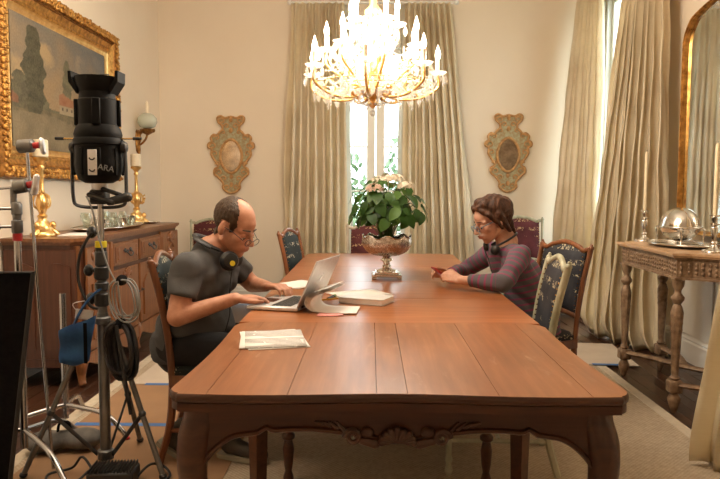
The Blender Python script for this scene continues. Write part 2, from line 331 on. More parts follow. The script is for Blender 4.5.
# ------------------------------------------------------------------ mesh builders
class MB:
    def __init__(s): s.v = []; s.f = []; s.col = None
    def add(s, vs, fs):
        o = len(s.v); s.v += [tuple(p) for p in vs]; s.f += [tuple(i+o for i in f) for f in fs]; return s
    def box(s, c, d, bev=0.0, M=None, seg=1):
        bm = bmesh.new(); bmesh.ops.create_cube(bm, size=1)
        for v in bm.verts: v.co = V((v.co.x*d[0], v.co.y*d[1], v.co.z*d[2]))
        if bev: bmesh.ops.bevel(bm, geom=bm.edges[:], offset=min(bev, min(d)*.45), segments=seg, affect='EDGES', profile=.6)
        bm.verts.index_update()
        vs = [(M @ v.co if M else v.co)+V(c) for v in bm.verts]; fs = [[v.index for v in f.verts] for f in bm.faces]
        bm.free(); return s.add(vs, fs)
    def lathe(s, prof, c=(0, 0, 0), n=16, M=None, a0=0, sq=None):
        vs = []; fs = []; k = len(prof)
        for i in range(n):
            a = a0+2*math.pi*i/n
            for r, z in prof:
                p = V((r*math.cos(a), r*math.sin(a), z))
                if M: p = M @ p
                vs.append(p+V(c))
        for i in range(n):
            j = (i+1) % n
            for q in range(k-1): fs.append((i*k+q, j*k+q, j*k+q+1, i*k+q+1))
        if prof[0][0] > 1e-5: fs.append(tuple(i*k for i in range(n))[::-1])
        if prof[-1][0] > 1e-5: fs.append(tuple(i*k+k-1 for i in range(n)))
        return s.add(vs, fs)
    def tube(s, pts, r, n=8, closed=False, flat=None):
        pts = [V(p) for p in pts]; m = len(pts); rr = r if isinstance(r, (list, tuple)) else [r]*m
        vs = []; fs = []; up = None
        for i, p in enumerate(pts):
            if closed: t = pts[(i+1) % m]-pts[i-1]
            else: t = pts[min(i+1, m-1)]-pts[max(i-1, 0)]
            t = t.normalized() if t.length > 1e-9 else V((0, 0, 1))
            if up is None:
                up = V((0, 0, 1)) if abs(t.z) < .9 else V((1, 0, 0))
            u = (up-t*up.dot(t))
            u = u.normalized() if u.length > 1e-6 else t.orthogonal().normalized()
            up = u; w = t.cross(u)
            for q in range(n):
                a = 2*math.pi*q/n
                fl = flat or (1, 1)
                vs.append(p+(u*math.cos(a)*fl[0]+w*math.sin(a)*fl[1])*rr[i])
        for i in range(m if closed else m-1):
            j = (i+1) % m
            for q in range(n):
                z = (q+1) % n; fs.append((i*n+q, i*n+z, j*n+z, j*n+q))
        if not closed:
            fs.append(tuple(range(n))[::-1]); fs.append(tuple((m-1)*n+q for q in range(n)))
        return s.add(vs, fs)
    def prism(s, poly, a, b, plane='xy', M=None, c=(0, 0, 0)):
        n = len(poly); vs = []
        for h in (a, b):
            for x, y in poly:
                p = V((x, y, h)) if plane == 'xy' else V((x, h, y)) if plane == 'xz' else V((h, x, y))
                vs.append((M @ p if M else p)+V(c))
        fs = [tuple(range(n))[::-1], tuple(range(n, 2*n))]+[(i, (i+1) % n, n+(i+1) % n, n+i) for i in range(n)]
        return s.add(vs, fs)
    def ell(s, c, r, M=None, nu=14, nv=9):
        vs = []; fs = []; r = r if isinstance(r, (list, tuple)) else (r, r, r)
        for j in range(nv+1):
            t = math.pi*j/nv
            for i in range(nu):
                a = 2*math.pi*i/nu; p = V((r[0]*math.sin(t)*math.cos(a), r[1]*math.sin(t)*math.sin(a), -r[2]*math.cos(t)))
                vs.append((M @ p if M else p)+V(c))
        for j in range(nv):
            for i in range(nu):
                k = (i+1) % nu
                if j == 0: fs.append((i, nu+k, nu+i))
                elif j == nv-1: fs.append((j*nu+i, j*nu+k, (j+1)*nu+i))
                else: fs.append((j*nu+i, j*nu+k, (j+1)*nu+k, (j+1)*nu+i))
        # weld poles
        o = len(s.v); s.add(vs, fs); return s
    def cap(s, p0, p1, r0, r1, n=12, flat=False):
        p0 = V(p0); p1 = V(p1); d = p1-p0; L = d.length
        q = d.to_track_quat('Z', 'Y').to_matrix() if L > 1e-6 else Matrix.Identity(3)
        pr = []
        if flat: pr = [(0, 0), (r0, 0), (r1, L), (0, L)]
        else:
            for k in range(5): a = -math.pi/2+math.pi/2*k/4; pr.append((max(r0*math.cos(a), 0), r0*math.sin(a)))
            for k in range(5): a = math.pi/2*k/4; pr.append((max(r1*math.cos(a), 0), L+r1*math.sin(a)))
        pr[0] = (1e-5*2, pr[0][1]); pr[-1] = (1e-5*2, pr[-1][1])
        return s.lathe(pr, p0, n, q)
    def grid(s, fn, nu, nv, cu=False):
        vs = [fn(i/nu, j/nv) for j in range(nv+1) for i in range(nu if cu else nu+1)]; w = nu if cu else nu+1; fs = []
        for j in range(nv):
            for i in range(nu):
                k = (i+1) % w if cu else i+1
                fs.append((j*w+i, j*w+k, (j+1)*w+k, (j+1)*w+i))
        return s.add(vs, fs)
    def xf(s, M, k=0):
        s.v = s.v[:k]+[tuple(M @ V(p)) for p in s.v[k:]]; return s
    def mesh(s, name, mat, smooth=40, fix=False):
        me = bpy.data.meshes.new(name); me.from_pydata(s.v, [], s.f)
        if fix:
            bm = bmesh.new(); bm.from_mesh(me); bmesh.ops.remove_doubles(bm, verts=bm.verts, dist=1e-5)
            bmesh.ops.recalc_face_normals(bm, faces=bm.faces); bm.to_mesh(me); bm.free()
        me.materials.append(MATS[mat])
        if smooth:
            me.shade_smooth(); me.set_sharp_from_angle(angle=R(smooth))
        me.update(); return me
    def build(s, name, mat, parent=None, smooth=40, world=False, fix=True, **tags):
        me = s.mesh(name, mat, smooth, fix); return link(name, me, parent, world, **tags)

def wloc(p):
    l = V((0, 0, 0))
    while p: l += p.location; p = p.parent
    return l
def link(name, me, parent=None, world=False, label=None, cat=None, group=None, kind=None, loc=None, rot=None):
    o = bpy.data.objects.new(name, me); COL.objects.link(o)
    if parent:
        o.parent = parent
        if world:
            o.location = -wloc(parent)
    if loc is not None: o.location = loc
    if rot is not None: o.rotation_euler = rot
    tag(o, label, cat, group, kind); return o
def tag(o, label=None, cat=None, group=None, kind=None):
    if label: o['label'] = label
    if cat: o['category'] = cat
    if group: o['group'] = group
    if kind: o['kind'] = kind
    return o
def thing(name, label, cat, loc=(0, 0, 0), rz=0, group=None):
    o = bpy.data.objects.new(name, None); COL.objects.link(o); o.empty_display_size = .05
    o.location = loc; o.rotation_euler = (0, 0, rz); return tag(o, label, cat, group)
def copy_tree(o, parent=None):
    c = o.copy(); COL.objects.link(c); c.parent = parent
    for ch in o.children: copy_tree(ch, c)
    return c
def cr(pts, n=8, closed=False):
    pts = [V(p) for p in pts]; out = []; m = len(pts)
    for i in range(m if closed else m-1):
        p = [pts[(i+k) % m] if closed else pts[min(max(i+k, 0), m-1)] for k in (-1, 0, 1, 2)]
        for j in range(n):
            t = j/n
            out.append(.5*((2*p[1])+(-p[0]+p[2])*t+(2*p[0]-5*p[1]+4*p[2]-p[3])*t*t+(-p[0]+3*p[1]-3*p[2]+p[3])*t**3))
    if not closed: out.append(pts[-1])
    return out
def text_part(body, size, mat, parent, M, depth=.0006, name='lettering'):
    c = bpy.data.curves.new('txt', 'FONT'); c.body = body; c.size = size; c.extrude = depth; c.align_x = 'CENTER'; c.align_y = 'CENTER'
    o = bpy.data.objects.new('txt', c); COL.objects.link(o)
    bpy.context.view_layer.update()
    me = bpy.data.meshes.new_from_object(o.evaluated_get(bpy.context.evaluated_depsgraph_get()))
    bpy.data.objects.remove(o); bpy.data.curves.remove(c)
    me.transform(M); me.materials.clear(); me.materials.append(MATS[mat]); me.name = name
    return link(name, me, parent)
def blob(mb, voxel, it, fac=.5):
    me = bpy.data.meshes.new('tmp'); me.from_pydata(mb.v, [], mb.f)
    bm = bmesh.new(); bm.from_mesh(me); bmesh.ops.remove_doubles(bm, verts=bm.verts, dist=6e-5); bmesh.ops.recalc_face_normals(bm, faces=bm.faces); bm.to_mesh(me); bm.free()
    o = bpy.data.objects.new('tmp', me); COL.objects.link(o)
    r = o.modifiers.new('r', 'REMESH'); r.mode = 'VOXEL'; r.voxel_size = voxel; r.use_smooth_shade = True
    if it: s = o.modifiers.new('s', 'SMOOTH'); s.factor = fac; s.iterations = it
    bpy.context.view_layer.update()
    out = bpy.data.meshes.new_from_object(o.evaluated_get(bpy.context.evaluated_depsgraph_get()))
    bpy.data.objects.remove(o); bpy.data.meshes.remove(me)
    out.materials.clear(); out.shade_smooth(); return out
# ------------------------------------------------------------------ the room
XL, XR, YB, YF, ZC = -2.40, 2.46, 7.75, -1.7, 3.75
def rectwall(name, boxes, mat='wall_paint'):
    m = MB()
    for a, b in boxes:
        c = [(a[i]+b[i])/2 for i in range(3)]; d = [b[i]-a[i] for i in range(3)]; m.box(c, d)
    return m.build(name, mat, smooth=0, kind='structure')
T = .16
fl = rectwall('floor', [((XL-T, YF-T, -.2), (XR+T, YB+T, -.012))], 'floor_wood')
pl_mb = MB().box((0, 0, 0), (.088, 1.195, .012), .0015)
pl_me = pl_mb.mesh('plank', 'floor_wood', 30, True)
for side in (0, 1):
    for i in range(9):
        x = (1.66+.0895*i+.045) if side else (-2.40+.0895*i+.045)
        for j in range(4):
            y = 2.4+1.197*j+(.6 if i % 2 else 0)
            link('plank', pl_me, fl, loc=(x, y, -.006+.0004*((i*7+j*3) % 3)))
rectwall('ceiling', [((XL-T, YF-T, ZC), (XR+T, YB+T, ZC+.15))], 'ceiling_paint')
rectwall('wall_left', [((XL-T, YF-T, 0), (XL, YB+T, ZC))])
WX0, WX1, WZ0, WZ1 = -.52, .62, .10, 2.95
rectwall('wall_back', [((XL, YB, 0), (WX0, YB+T, ZC)), ((WX1, YB, 0), (XR, YB+T, ZC)), ((WX0, YB, WZ1), (WX1, YB+T, ZC)), ((WX0, YB, 0), (WX1, YB+T, WZ0))])
RW = [(6.25, 7.36, .3, 3.4)]
rectwall('wall_right', [((XR, YF-T, 0), (XR+T, RW[0][0], ZC)), ((XR, RW[0][1], 0), (XR+T, YB+T, ZC))] +
         [((XR, a, 0), (XR+T, b, c)) for a, b, c, d in RW]+[((XR, a, d), (XR+T, b, ZC)) for a, b, c, d in RW])
rectwall('wall_front', [((XL, YF-T, 0), (XR, YF, ZC))])
# baseboards with a moulded top
def baseboard(name, p0, p1, nrm):
    prof = [(0, 0), (.022, 0), (.022, .15), (.014, .165), (.018, .175), (.010, .195), (0, .205)]
    d = (V(p1)-V(p0)); L = d.length; d.normalize(); nn = V(nrm); m = MB(); vs = []; n = len(prof)
    for s in (0, L):
        for o, z in prof: vs.append(V(p0)+d*s+nn*o+V((0, 0, z)))
    fs = [tuple(range(n)), tuple(range(n, 2*n))]+[(i, (i+1) % n, n+(i+1) % n, n+i) for i in range(n)]
    m.add(vs, fs); m.build(name, 'white_paint', smooth=0, kind='structure')
baseboard('baseboard_left', (XL, YF, 0), (XL, YB, 0), (1, 0, 0))
baseboard('baseboard_back', (XL+.03, YB, 0), (WX0, YB, 0), (0, -1, 0))
baseboard('baseboard_back_right', (WX1, YB, 0), (XR-.03, YB, 0), (0, -1, 0))
baseboard('baseboard_right', (XR, YF, 0), (XR, YB, 0), (-1, 0, 0))
# white dado panelling of the right wall below the mirror
m = MB(); m.box((XR-.009, 3.95, .56), (.018, 2.9, .70)); 
trim = m.build('trim_1', 'white_paint', smooth=0, kind='structure')
m = MB(); m.box((XR-.022, 3.95, .925), (.044, 2.94, .035), .008); m.build('dado_rail', 'white_paint', trim)
for yc in (3.15, 4.35):
    m = MB()
    for a, b in (((yc-.5, .30), (yc+.5, .325)), ((yc-.5, .83), (yc+.5, .855)), ((yc-.5, .325), (yc-.475, .83)), ((yc+.475, .325), (yc+.5, .83))):
        m.box((XR-.024, (a[0]+b[0])/2, (a[1]+b[1])/2), (.014, b[0]-a[0], b[1]-a[1]), .004)
    m.build('panel_moulding', 'white_paint', trim)

# windows
def window(name, M, w, z0, z1, nb, label, leaves=2):
    """two casement leaves; local x across, y outward, z up"""
    o = thing(name, label, 'window'); del o['category']; o['kind'] = 'structure'
    o.matrix_world = M
    m = MB()
    fr = .05
    m.box((-w/2+fr/2, 0, (z0+z1)/2), (fr, .12, z1-z0), .006); m.box((w/2-fr/2, 0, (z0+z1)/2), (fr, .12, z1-z0), .006)
    m.box((0, 0, z1-fr/2), (w-2*fr, .12, fr), .006); m.box((0, 0, z0+fr/2), (w-2*fr, .12, fr), .006)
    m.build('window_frame', 'frame_white', o)
    iw = w/2-fr
    for s in (-1, 1)[:leaves]:
        lf = MB(); st = .095 if leaves == 2 else .06
        xa, xb = (s*.006, s*iw) if leaves == 2 else (iw-.004, -iw+.004); cx = (xa+xb)/2; lw = abs(xb-xa)
        lf.box((xa+s*st/2, .01, (z0+z1)/2), (st, .045, z1-z0-2*fr), .006); lf.box((xb-s*st/2*.8, .01, (z0+z1)/2), (st*.8, .045, z1-z0-2*fr), .006)
        gx0 = xa+s*st; gx1 = xb-s*st*.8; gc = (gx0+gx1)/2; gw = abs(gx1-gx0)
        lf.box((gc, .01, z1-fr-.045), (gw, .045, .09), .006); lf.box((gc, .01, z0+fr+.07), (gw, .045, .14), .006)
        L = lf.build('casement', 'frame_white', o)
        a, b = z0+fr+.14, z1-fr-.09
        for k in range(nb):
            za = a+(b-a)*k/nb; zb = a+(b-a)*(k+1)/nb
            p = MB(); p.box((gc, .012, (za+zb)/2), (gw, .004, zb-za-.02)); p.build('pane', 'window_glass', L, smooth=0)
            if k: q = MB(); q.box((gc, .01, za), (gw, .032, .022), .005); q.build('glazing_bar', 'frame_white', L)
    return o
window('window_1', Matrix.Translation((.05, YB+.06, 0)), WX1-WX0, WZ0, WZ1, 5, 'white casement window between the two back curtains')
window('window_2', Matrix.Translation((XR+.065, (RW[0][0]+RW[0][1])/2, 0)) @ Matrix.Rotation(R(-90), 4, 'Z'), RW[0][1]-RW[0][0], .3, 3.4, 4, 'white casement window in the right wall between silk curtains', 1)
m = MB(); m.box((.05, YB-.012, 1.5), (WX1-WX0+.22, .024, .001))
arch = MB()
for x in (WX0-.05, WX1+.05): arch.box((x, YB-.012, 1.52), (.10, .024, 2.98), .006)
arch.box((.05, YB-.012, WZ1+.06), (WX1-WX0+.2, .024, .12), .006)
arch.build('trim_2', 'frame_white', kind='structure')
arch = MB()
for y in (RW[0][0]-.05, RW[0][1]+.04): arch.box((XR-.012, y, 1.75), (.024, .10, 3.1), .006)
arch.box((XR-.012, (RW[0][0]+RW[0][1])/2, RW[0][3]+.05), (.024, 1.25, .1), .006)
arch.build('trim_3', 'frame_white', kind='structure')

# garden outside
m = MB(); m.box((0, 14, -.35), (30, 12.1, .1)); m.box((7.5, 3, -.35), (9.5, 16, .1)); m.build('ground', 'outdoor_ground', smooth=0, kind='structure')
def shrub(loc, rx, rz, n, label, seed):
    rs = random.Random(seed); o = thing('garden_shrub', label, 'shrub', loc, 0, 'garden shrubs outside the windows')
    st = MB()
    for k in range(6):
        a = k*1.05; st.tube(cr([(0, 0, 0), (rx*.25*math.cos(a), rx*.25*math.sin(a), rz*.5), (rx*.6*math.cos(a), rx*.6*math.sin(a), rz*1.3)], 4), [.03]*4+[.02]*4+[.008], 6)
    st.build('stem', 'chair_leg_wood', o)
    f = MB()
    for k in range(n):
        d = V((rs.gauss(0, 1), rs.gauss(0, 1), rs.gauss(0, 1))).normalized()*(rs.random()**.4)
        c = V((d.x*rx, d.y*rx, rz+d.z*rz)); s = .05+.05*rs.random()
        e = Euler((rs.random()*6, rs.random()*6, rs.random()*6)).to_matrix()
        f.add([c+e @ V(p)*s for p in ((-1, 0, 0), (0, -.45, .1), (1, 0, 0), (0, .45, .1))], [(0, 1, 2, 3)])
    f.build('foliage', 'hedge_leaf', o, smooth=0, fix=False)
shrub((-.98, 10.6, -.3), .95, 1.35, 3000, 'round leafy shrub seen through the left window pane', 1)
shrub((1.12, 11.0, -.3), 1.1, 1.4, 3000, 'round leafy shrub seen through the right window pane', 2)

# rug
RX0, RX1, RY0, RY1 = -1.735, 1.755, .2, 6.35
m = MB(); m.box(((RX0+RX1)/2, (RY0+RY1)/2, .005), (RX1-RX0-.14, RY1-RY0-.14, .010))
rug = thing('area_rug', 'large beige woven sisal rug with plain border under the table', 'rug')
m.build('woven_field', 'sisal', rug, smooth=0)
m = MB(); b = .07
for c, d in ((((RX0+b/2), (RY0+RY1)/2), (b, RY1-RY0)), (((RX1-b/2), (RY0+RY1)/2), (b, RY1-RY0)), (((RX0+RX1)/2, RY0+b/2), (RX1-RX0-2*b, b)), (((RX0+RX1)/2, RY1-b/2), (RX1-RX0-2*b, b))):
    m.box((c[0], c[1], .006), (d[0], d[1], .012), .003)
m.build('border', 'rug_border', rug)
def sheet(name, x0, x1, y0, y1, z, th, mat, label, cat, rz=0, group=None):
    m = MB(); m.box((0, 0, th/2), (x1-x0, y1-y0, th), .0005)
    return link(name, m.mesh(name, mat, 0), loc=((x0+x1)/2, (y0+y1)/2, z), rot=(0, 0, rz), label=label, cat=cat, group=group)
sheet('floor_board', -1.62, -.66, 2.2, 3.645, .0115, .003, 'board_tan', 'tan protective floor board under the lighting stand', 'floor board')
sheet('floor_board', -1.62, -.66, 3.655, 4.42, .0115, .003, 'board_tan', 'tan protective floor board between the two blue tape lines', 'floor board')
sheet('floor_board', -1.60, -.60, 4.435, 5.9, .0115, .003, 'board_pale', 'pale protective floor board beside the sideboard feet', 'floor board')
sheet('floor_board', 1.20, 2.02, 5.02, 5.75, .0125, .006, 'board_pale', 'pale floor board below the right window curtain', 'floor board', R(-4))
sheet('masking_tape', -1.63, -.64, 3.625, 3.672, .0146, .0012, 'blue_tape', 'blue tape strip across the tan boards near the lighting stand', 'tape')
sheet('masking_tape', -1.50, -.60, 4.405, 4.45, .0146, .0012, 'blue_tape', 'blue tape strip where tan board meets pale board', 'tape')
sheet('masking_tape', 1.66, 1.86, 5.0, 5.045, .0186, .0012, 'blue_tape', 'short blue tape strip on the pale board by the console table', 'tape', R(-4))

# ------------------------------------------------------------------ dining table
TCX, TX0, TX1, TZ = .077, -.553, .707, .76
tb = thing('dining_table', 'long reddish wood draw-leaf dining table with carved scalloped apron', 'table', (TCX, 3.86, 0))
def sidew(y):           # half width of the near leaf along its length
    t = (y-1.80)/(2.795-1.80); hw = .632
    hw -= .018*math.sin(math.pi*min(1, max(0, t))*1.0)
    if y < 1.86: hw -= .048*(1-math.sqrt(max(0, 1-((1.86-y)/.06)**2)))
    if y > 2.72: hw -= .055*((y-2.72)/.075)**2
    return hw
def fronty(x):          # bowed front edge
    u = abs(x-TCX)/.63
    return 1.800+.012*math.cos(u*math.pi*1.5)*(1-.3*u)-.004
seams = [-.63, -.52, -.30, -.06, .025, .27, .52, .63]
def leafpoly(a, b, inset=0):
    P = []
    xa, xb = TCX+a, TCX+b
    n = 10
    edgeL, edgeR = a <= -.629, b >= .629
    ys = [1.80+(2.795-1.80)*i/26 for i in range(27)]
    ys = [1.803, 1.807, 1.813, 1.822, 1.832, 1.845]+[y for y in ys if y > 1.86]
    x0 = TCX-sidew(ys[0]) if edgeL else xa; x1 = TCX+sidew(ys[0]) if edgeR else xb
    for i in range(n+1):
        x = x0+(x1-x0)*i/n; P.append((x, fronty(x)))
    if edgeR: P += [(TCX+sidew(y), y) for y in ys]
    else: P.append((x1, 2.795))
    if edgeL: P += [(TCX-sidew(y), y) for y in ys[::-1]]
    else: P.append((x0, 2.795))
    return P
off = V((-TCX, -3.86, 0))
for i in range(len(seams)-1):
    a, b = seams[i]+(.0008 if i else 0), seams[i+1]-(.0008 if i < 6 else 0)
    m = MB(); m.prism(leafpoly(a, b), TZ-.024, TZ, c=off); m.build('top_board', 'table_wood', tb, smooth=0)
m = MB(); m.prism(leafpoly(-.63, .63), TZ-.050, TZ-.0265, c=off); m.build('draw_leaf', 'table_shaded_wood', tb, smooth=30)
op = leafpoly(-.63, .63); k0 = max(range(len(op)), key=lambda i: (op[i][1] > 2.7, op[i][0]))
path = [p for p in op if p[1] < 2.79]; nf_ = 11
rightside = [p for p in op[nf_:] if p[0] > TCX and p[1] < 2.795]; leftside = [p for p in op[nf_:] if p[0] < TCX and p[1] < 2.795]
edge = leftside+op[:nf_][0:]+rightside
m = MB(); m.tube([(x+off.x, y+off.y, TZ-.0125) for x, y in edge], .0122, 8, flat=(.98, .45)); m.build('edge_moulding', 'table_shaded_wood', tb, smooth=60)
ys = [2.798, 3.44, 4.08, 4.90]
for i in range(3):
    m = MB(); m.box((0, (ys[i]+ys[i+1])/2-3.86, TZ-.016), (1.25, ys[i+1]-ys[i]-.0016, .03), .002); m.build('top_board', 'table_cross_wood', tb)
P = [(-.625, 4.902), (.625, 4.902)]+[(.625-.10*(1-math.cos(t)), 5.80+.10*math.sin(t)) for t in [k*math.pi/2/6 for k in range(7)]]
P += [(-x, y) for x, y in P[2:][::-1]]
m = MB(); m.prism(P, TZ-.031, TZ-.001, c=(0, -3.86, 0)); m.build('top_board', 'table_cross_wood', tb, smooth=0)
m = MB(); m.box((0, (2.83+5.3)/2-3.86, TZ-.043), (1.23, 2.47, .022), .002); m.build('draw_leaf', 'table_shaded_wood', tb)
# front apron with scalloped lower edge and moulded rim
def scal(x):
    u = abs(x)
    z = .622-.012*math.cos(u/.58*math.pi*2.2)
    if u > .44: z -= ((u-.44)/.13)**2*.11
    if u < .13: z = .612-.012*math.cos(u/.13*math.pi)
    if abs(u-.37) < .02: z += (.02-abs(u-.37))*.7
    return z
def apron(name, n, half, depth, y):
    m = MB(); P = [(-half+2*half*i/n, scal((-half+2*half*i/n)*.57/half)) for i in range(n+1)]+[(half, .712), (-half, .712)]
    m.prism(P, y, y+depth, 'xz'); a = m.build(name, 'table_shaded_wood', tb, smooth=25)
    r = MB(); r.tube([(x, y-.002, z+.005) for x, z in P[:n+1]], .008, 6); r.build('apron_moulding', 'table_shaded_wood', a); return a
ap = apron('front_apron', 90, .57, .035, 1.868-3.86)
sh = MB()                # carved shell with scrolls
ysh = 1.855-3.86
for k in range(9):
    t = -1.25+2.5*k/8; L = .062-.012*abs(t)
    sh.cap((math.sin(t)*.012, ysh, .685-.045), (math.sin(t)*L*1.0, ysh-.004, .645+math.cos(t)*L*.75-.018), .006, .0115, 8)
for s in (-1, 1):
    pts = [(s*(.125+.022*math.cos(a)*(1-a/14)), ysh+.002, .650+.022*math.sin(a)*(1-a/14)) for a in [k*.45 for k in range(22)]]
    sh.tube(pts, [.010-.00025*k for k in range(22)], 7)
    sh.cap((s*.062, ysh+.006, .632), (s*.100, ysh+.006, .640), .016, .012, 8); sh.ell((s*.085, ysh+.004, .664), (.020, .014, .016))
    for k in range(4): sh.cap((s*(.15+.02*k), ysh+.01, .668+.006*k), (s*(.17+.02*k), ysh+.01, .690), .008, .004, 7)
sh.xf(Matrix.Translation((0, 0, -.030)))
sh.build('shell_carving', 'table_shaded_wood', tb)
for s in (-1, 1):
    m = MB(); m.box((s*.555, 2.36-3.86, .675), (.028, .86, .075), .003); m.build('side_apron', 'table_shaded_wood', tb)
    m = MB(); m.box((s*.575, 4.05-3.86, .675), (.028, 2.3, .085), .003); m.build('side_apron', 'table_shaded_wood', tb)
m = MB(); m.box((0, 2.78-3.86, .665), (1.08, .03, .09), .003); m.build('cross_rail', 'table_shaded_wood', tb)
m = MB(); m.box((0, 5.2-3.86, .665), (1.10, .03, .09), .003); m.build('cross_rail', 'table_shaded_wood', tb)
def cabriole(x, y, sx, sy):
    m = MB(); prof = [(.712, 0, .052), (.66, .004, .054), (.60, .020, .056), (.52, .026, .050), (.42, .012, .041), (.30, -.012, .033), (.18, -.022, .028), (.09, -.010, .028), (.04, .016, .032), (.012, .026, .030)]
    pts = []; rr = []
    for z, o, r in prof: pts.append((x+sx*o*.8, y+sy*o*.8, z)); rr.append(r*.86)
    P = cr(pts, 3); RR = [rr[0]]; 
    RR = [np.interp(k/3, range(len(rr)), rr) for k in range(len(P))]
    m.tube(P, list(RR), 12); m.build('leg', 'table_shaded_wood', tb, smooth=60)
for s in (-1, 1):
    cabriole(s*.562, 1.900-3.86, s, -1)
for s in (-1, 1):
    m = MB(); k = len(m.v)
    pts = [(s*.54, 2.74-3.86, z) for z in (.70, .55, .40, .20, .013)]; m.tube(pts, [.052, .048, .043, .037, .033], 4); m.build('leg', 'table_shaded_wood', tb, smooth=0)
    m = MB(); m.lathe([(.022, .012), (.024, .03), (.015, .06), (.022, .1), (.026, .16), (.018, .2), (.03, .21), (.03, .225), (.019, .235), (.026, .30), (.030, .45), (.022, .52), (.034, .535), (.034, .55), (.024, .56), (.034, .60), (.034, .71)], (s*.44, 2.95-3.86, 0), 14)
    m.build('leg', 'table_shaded_wood', tb, smooth=50)
    m = MB(); m.tube([(s*.54, 5.25-3.86, z) for z in (.70, .4, .013)], [.05, .042, .034], 4); m.build('leg', 'table_shaded_wood', tb, smooth=0)

# ------------------------------------------------------------------ chairs
def make_chair(fm, lm, legm):
    o = thing('dining_chair', 'x', 'chair', (0, 0, 0), 0, 'leather backed dining chairs')
    m = MB()
    def seatp(u, v):
        x = -.215+.45*u; w = (.205+.035*u)*(2*v-1); e = min(u, 1-u, v, 1-v)
        return V((x, w, .452+.032*min(1, (e*7))**.5+.012*math.sin(math.pi*u)*math.sin(math.pi*v)))
    m.grid(seatp, 16, 16); n0 = len(m.v)
    P = [(-.215, -.205), (.235, -.24), (.235, .24), (-.215, .205)]
    m.prism(P, .425, .453); m.build('seat', lm, o, smooth=60)
    m = MB(); m.prism([(-.225, -.212), (.245, -.25), (.245, .25), (-.225, .212)], .375, .427)
    m.build('seat_frame', fm, o, smooth=0)
    for s in (-1, 1):
        m = MB(); m.lathe([(.011, 0), (.019, .02), (.012, .05), (.018, .075), (.013, .09), (.018, .22), (.022, .30), (.015, .33), (.026, .35), (.026, .37), (.026, .40)], (.215, s*.218, 0), 12)
        m.build('leg', legm, o, smooth=50)
        m = MB(); m.tube(cr([(-.28, s*.195, 0), (-.225, s*.195, .2), (-.21, s*.195, .42)], 4), [.017]*4+[.019]*5, 6); m.build('leg', legm, o, smooth=50)
        st = MB(); pts = cr([(-.212, s*.20, .40), (-.225, s*.205, .58), (-.255, s*.215, .78), (-.295, s*.222, .955)], 5)
        st.tube(pts, [.017]*len(pts), 8, flat=(1, .8)); st.ell((-.298, s*.223, .962), (.016, .017, .016)); st.ell((-.300, s*.223, .978), (.009, .009, .010))
        st.build('back_stile', fm, o, smooth=50)
        m = MB(); m.tube([(-.235, s*.195, .16), (.205, s*.215, .16)], .011, 8); m.build('stretcher', legm, o)
    m = MB(); m.tube([(-.01, -.205, .165), (-.01, .205, .165)], .010, 8); m.build('stretcher', legm, o)
    def bx(z): return float(np.interp(z, [.40, .58, .78, .955, 1.02], [-.212, -.225, -.255, -.295, -.312]))
    def crest(y):
        u = abs(y)/.21
        return .945+.034*(math.cos(math.pi*min(1, u*1.05))*.5+.5)-.012*math.exp(-((u-.78)/.1)**2)+.006
    n = 24; m = MB(); vs = []; fs = []
    ys = [-.21+.42*i/n for i in range(n+1)]
    m.tube([(bx(crest(y)), y, crest(y)) for y in ys], .016, 8, flat=(1, .9)); 
    m.build('top_rail', fm, o, smooth=50)
    m = MB(); m.tube([(bx(.56), y, .56+.02*(1-(y/.2)**2)) for y in [-.2+.4*i/12 for i in range(13)]], .017, 8); m.build('lower_rail', fm, o, smooth=50)
    m = MB()
    def pan(u, v):
        y = -.19+.38*u; zt = crest(y)-.012; zb = .57+.02*(1-(y/.2)**2); z = zb+(zt-zb)*v
        e = min(u, 1-u, v, 1-v); return V((bx(z)+.004+.014*min(1, e*6)**.5, y, z))
    m.grid(pan, 14, 14)
    m.grid(lambda u, v: pan(1-u, v)+V((-.026, 0, 0)), 14, 14); m.build('back_panel', lm, o, smooth=60)
    nl = MB()
    for i in range(15):
        for (u, v) in ((.02, i/14), (.98, i/14)):
            p = pan(u, v); nl.ell((p.x+.004, p.y, p.z), .0042, nu=6, nv=4)
    nl.build('nail_heads', 'brass', o, kind='stuff')
    return o
PROTO = {}
def chair(kind, x, y, deg, label, s=1.0):
    fm, lm, legm = kind
    if kind not in PROTO: o = PROTO[kind] = make_chair(fm, lm, legm)
    else: o = copy_tree(PROTO[kind])
    o.location = (x, y, .0125 if abs(x) < 1.7 and y < 6.3 else 0.0); o.rotation_euler = (0, 0, R(deg)); o['label'] = label; o.scale = (s, s, s)
    return o
BN = ('chair_wood', 'leather_navy', 'chair_leg_wood'); BT = ('chair_wood', 'leather_teal', 'chair_leg_wood')
GB = ('green_paint', 'leather_burgundy', 'green_paint'); GG = ('green_paint', 'leather_navy', 'green_paint'); PB = ('pale_frame', 'leather_burgundy', 'pale_frame')
chair(BT, -.735, 3.34, 5, 'brown wooden chair with dark tooled leather back, the man sits on it')
chair(BN, .925, 4.06, 204, 'brown wooden chair with dark gilt lettered leather back behind the woman')
chair(GG, .590, 3.235, 176, 'empty green painted chair pushed in beside the woman, nearest the camera')
chair(BT, -.357, 5.265, -12, 'brown chair with dark leather back at the far left of the table')
chair(PB, .005, 6.02, -90, 'pale framed chair with red leather back at the head of the table')
chair(GB, -1.73, 7.10, -88, 'green framed chair against the back wall behind the man')
chair(GB, 1.545, 6.82, -92, 'green framed chair with burgundy leather by the back wall behind the woman', 1.05)
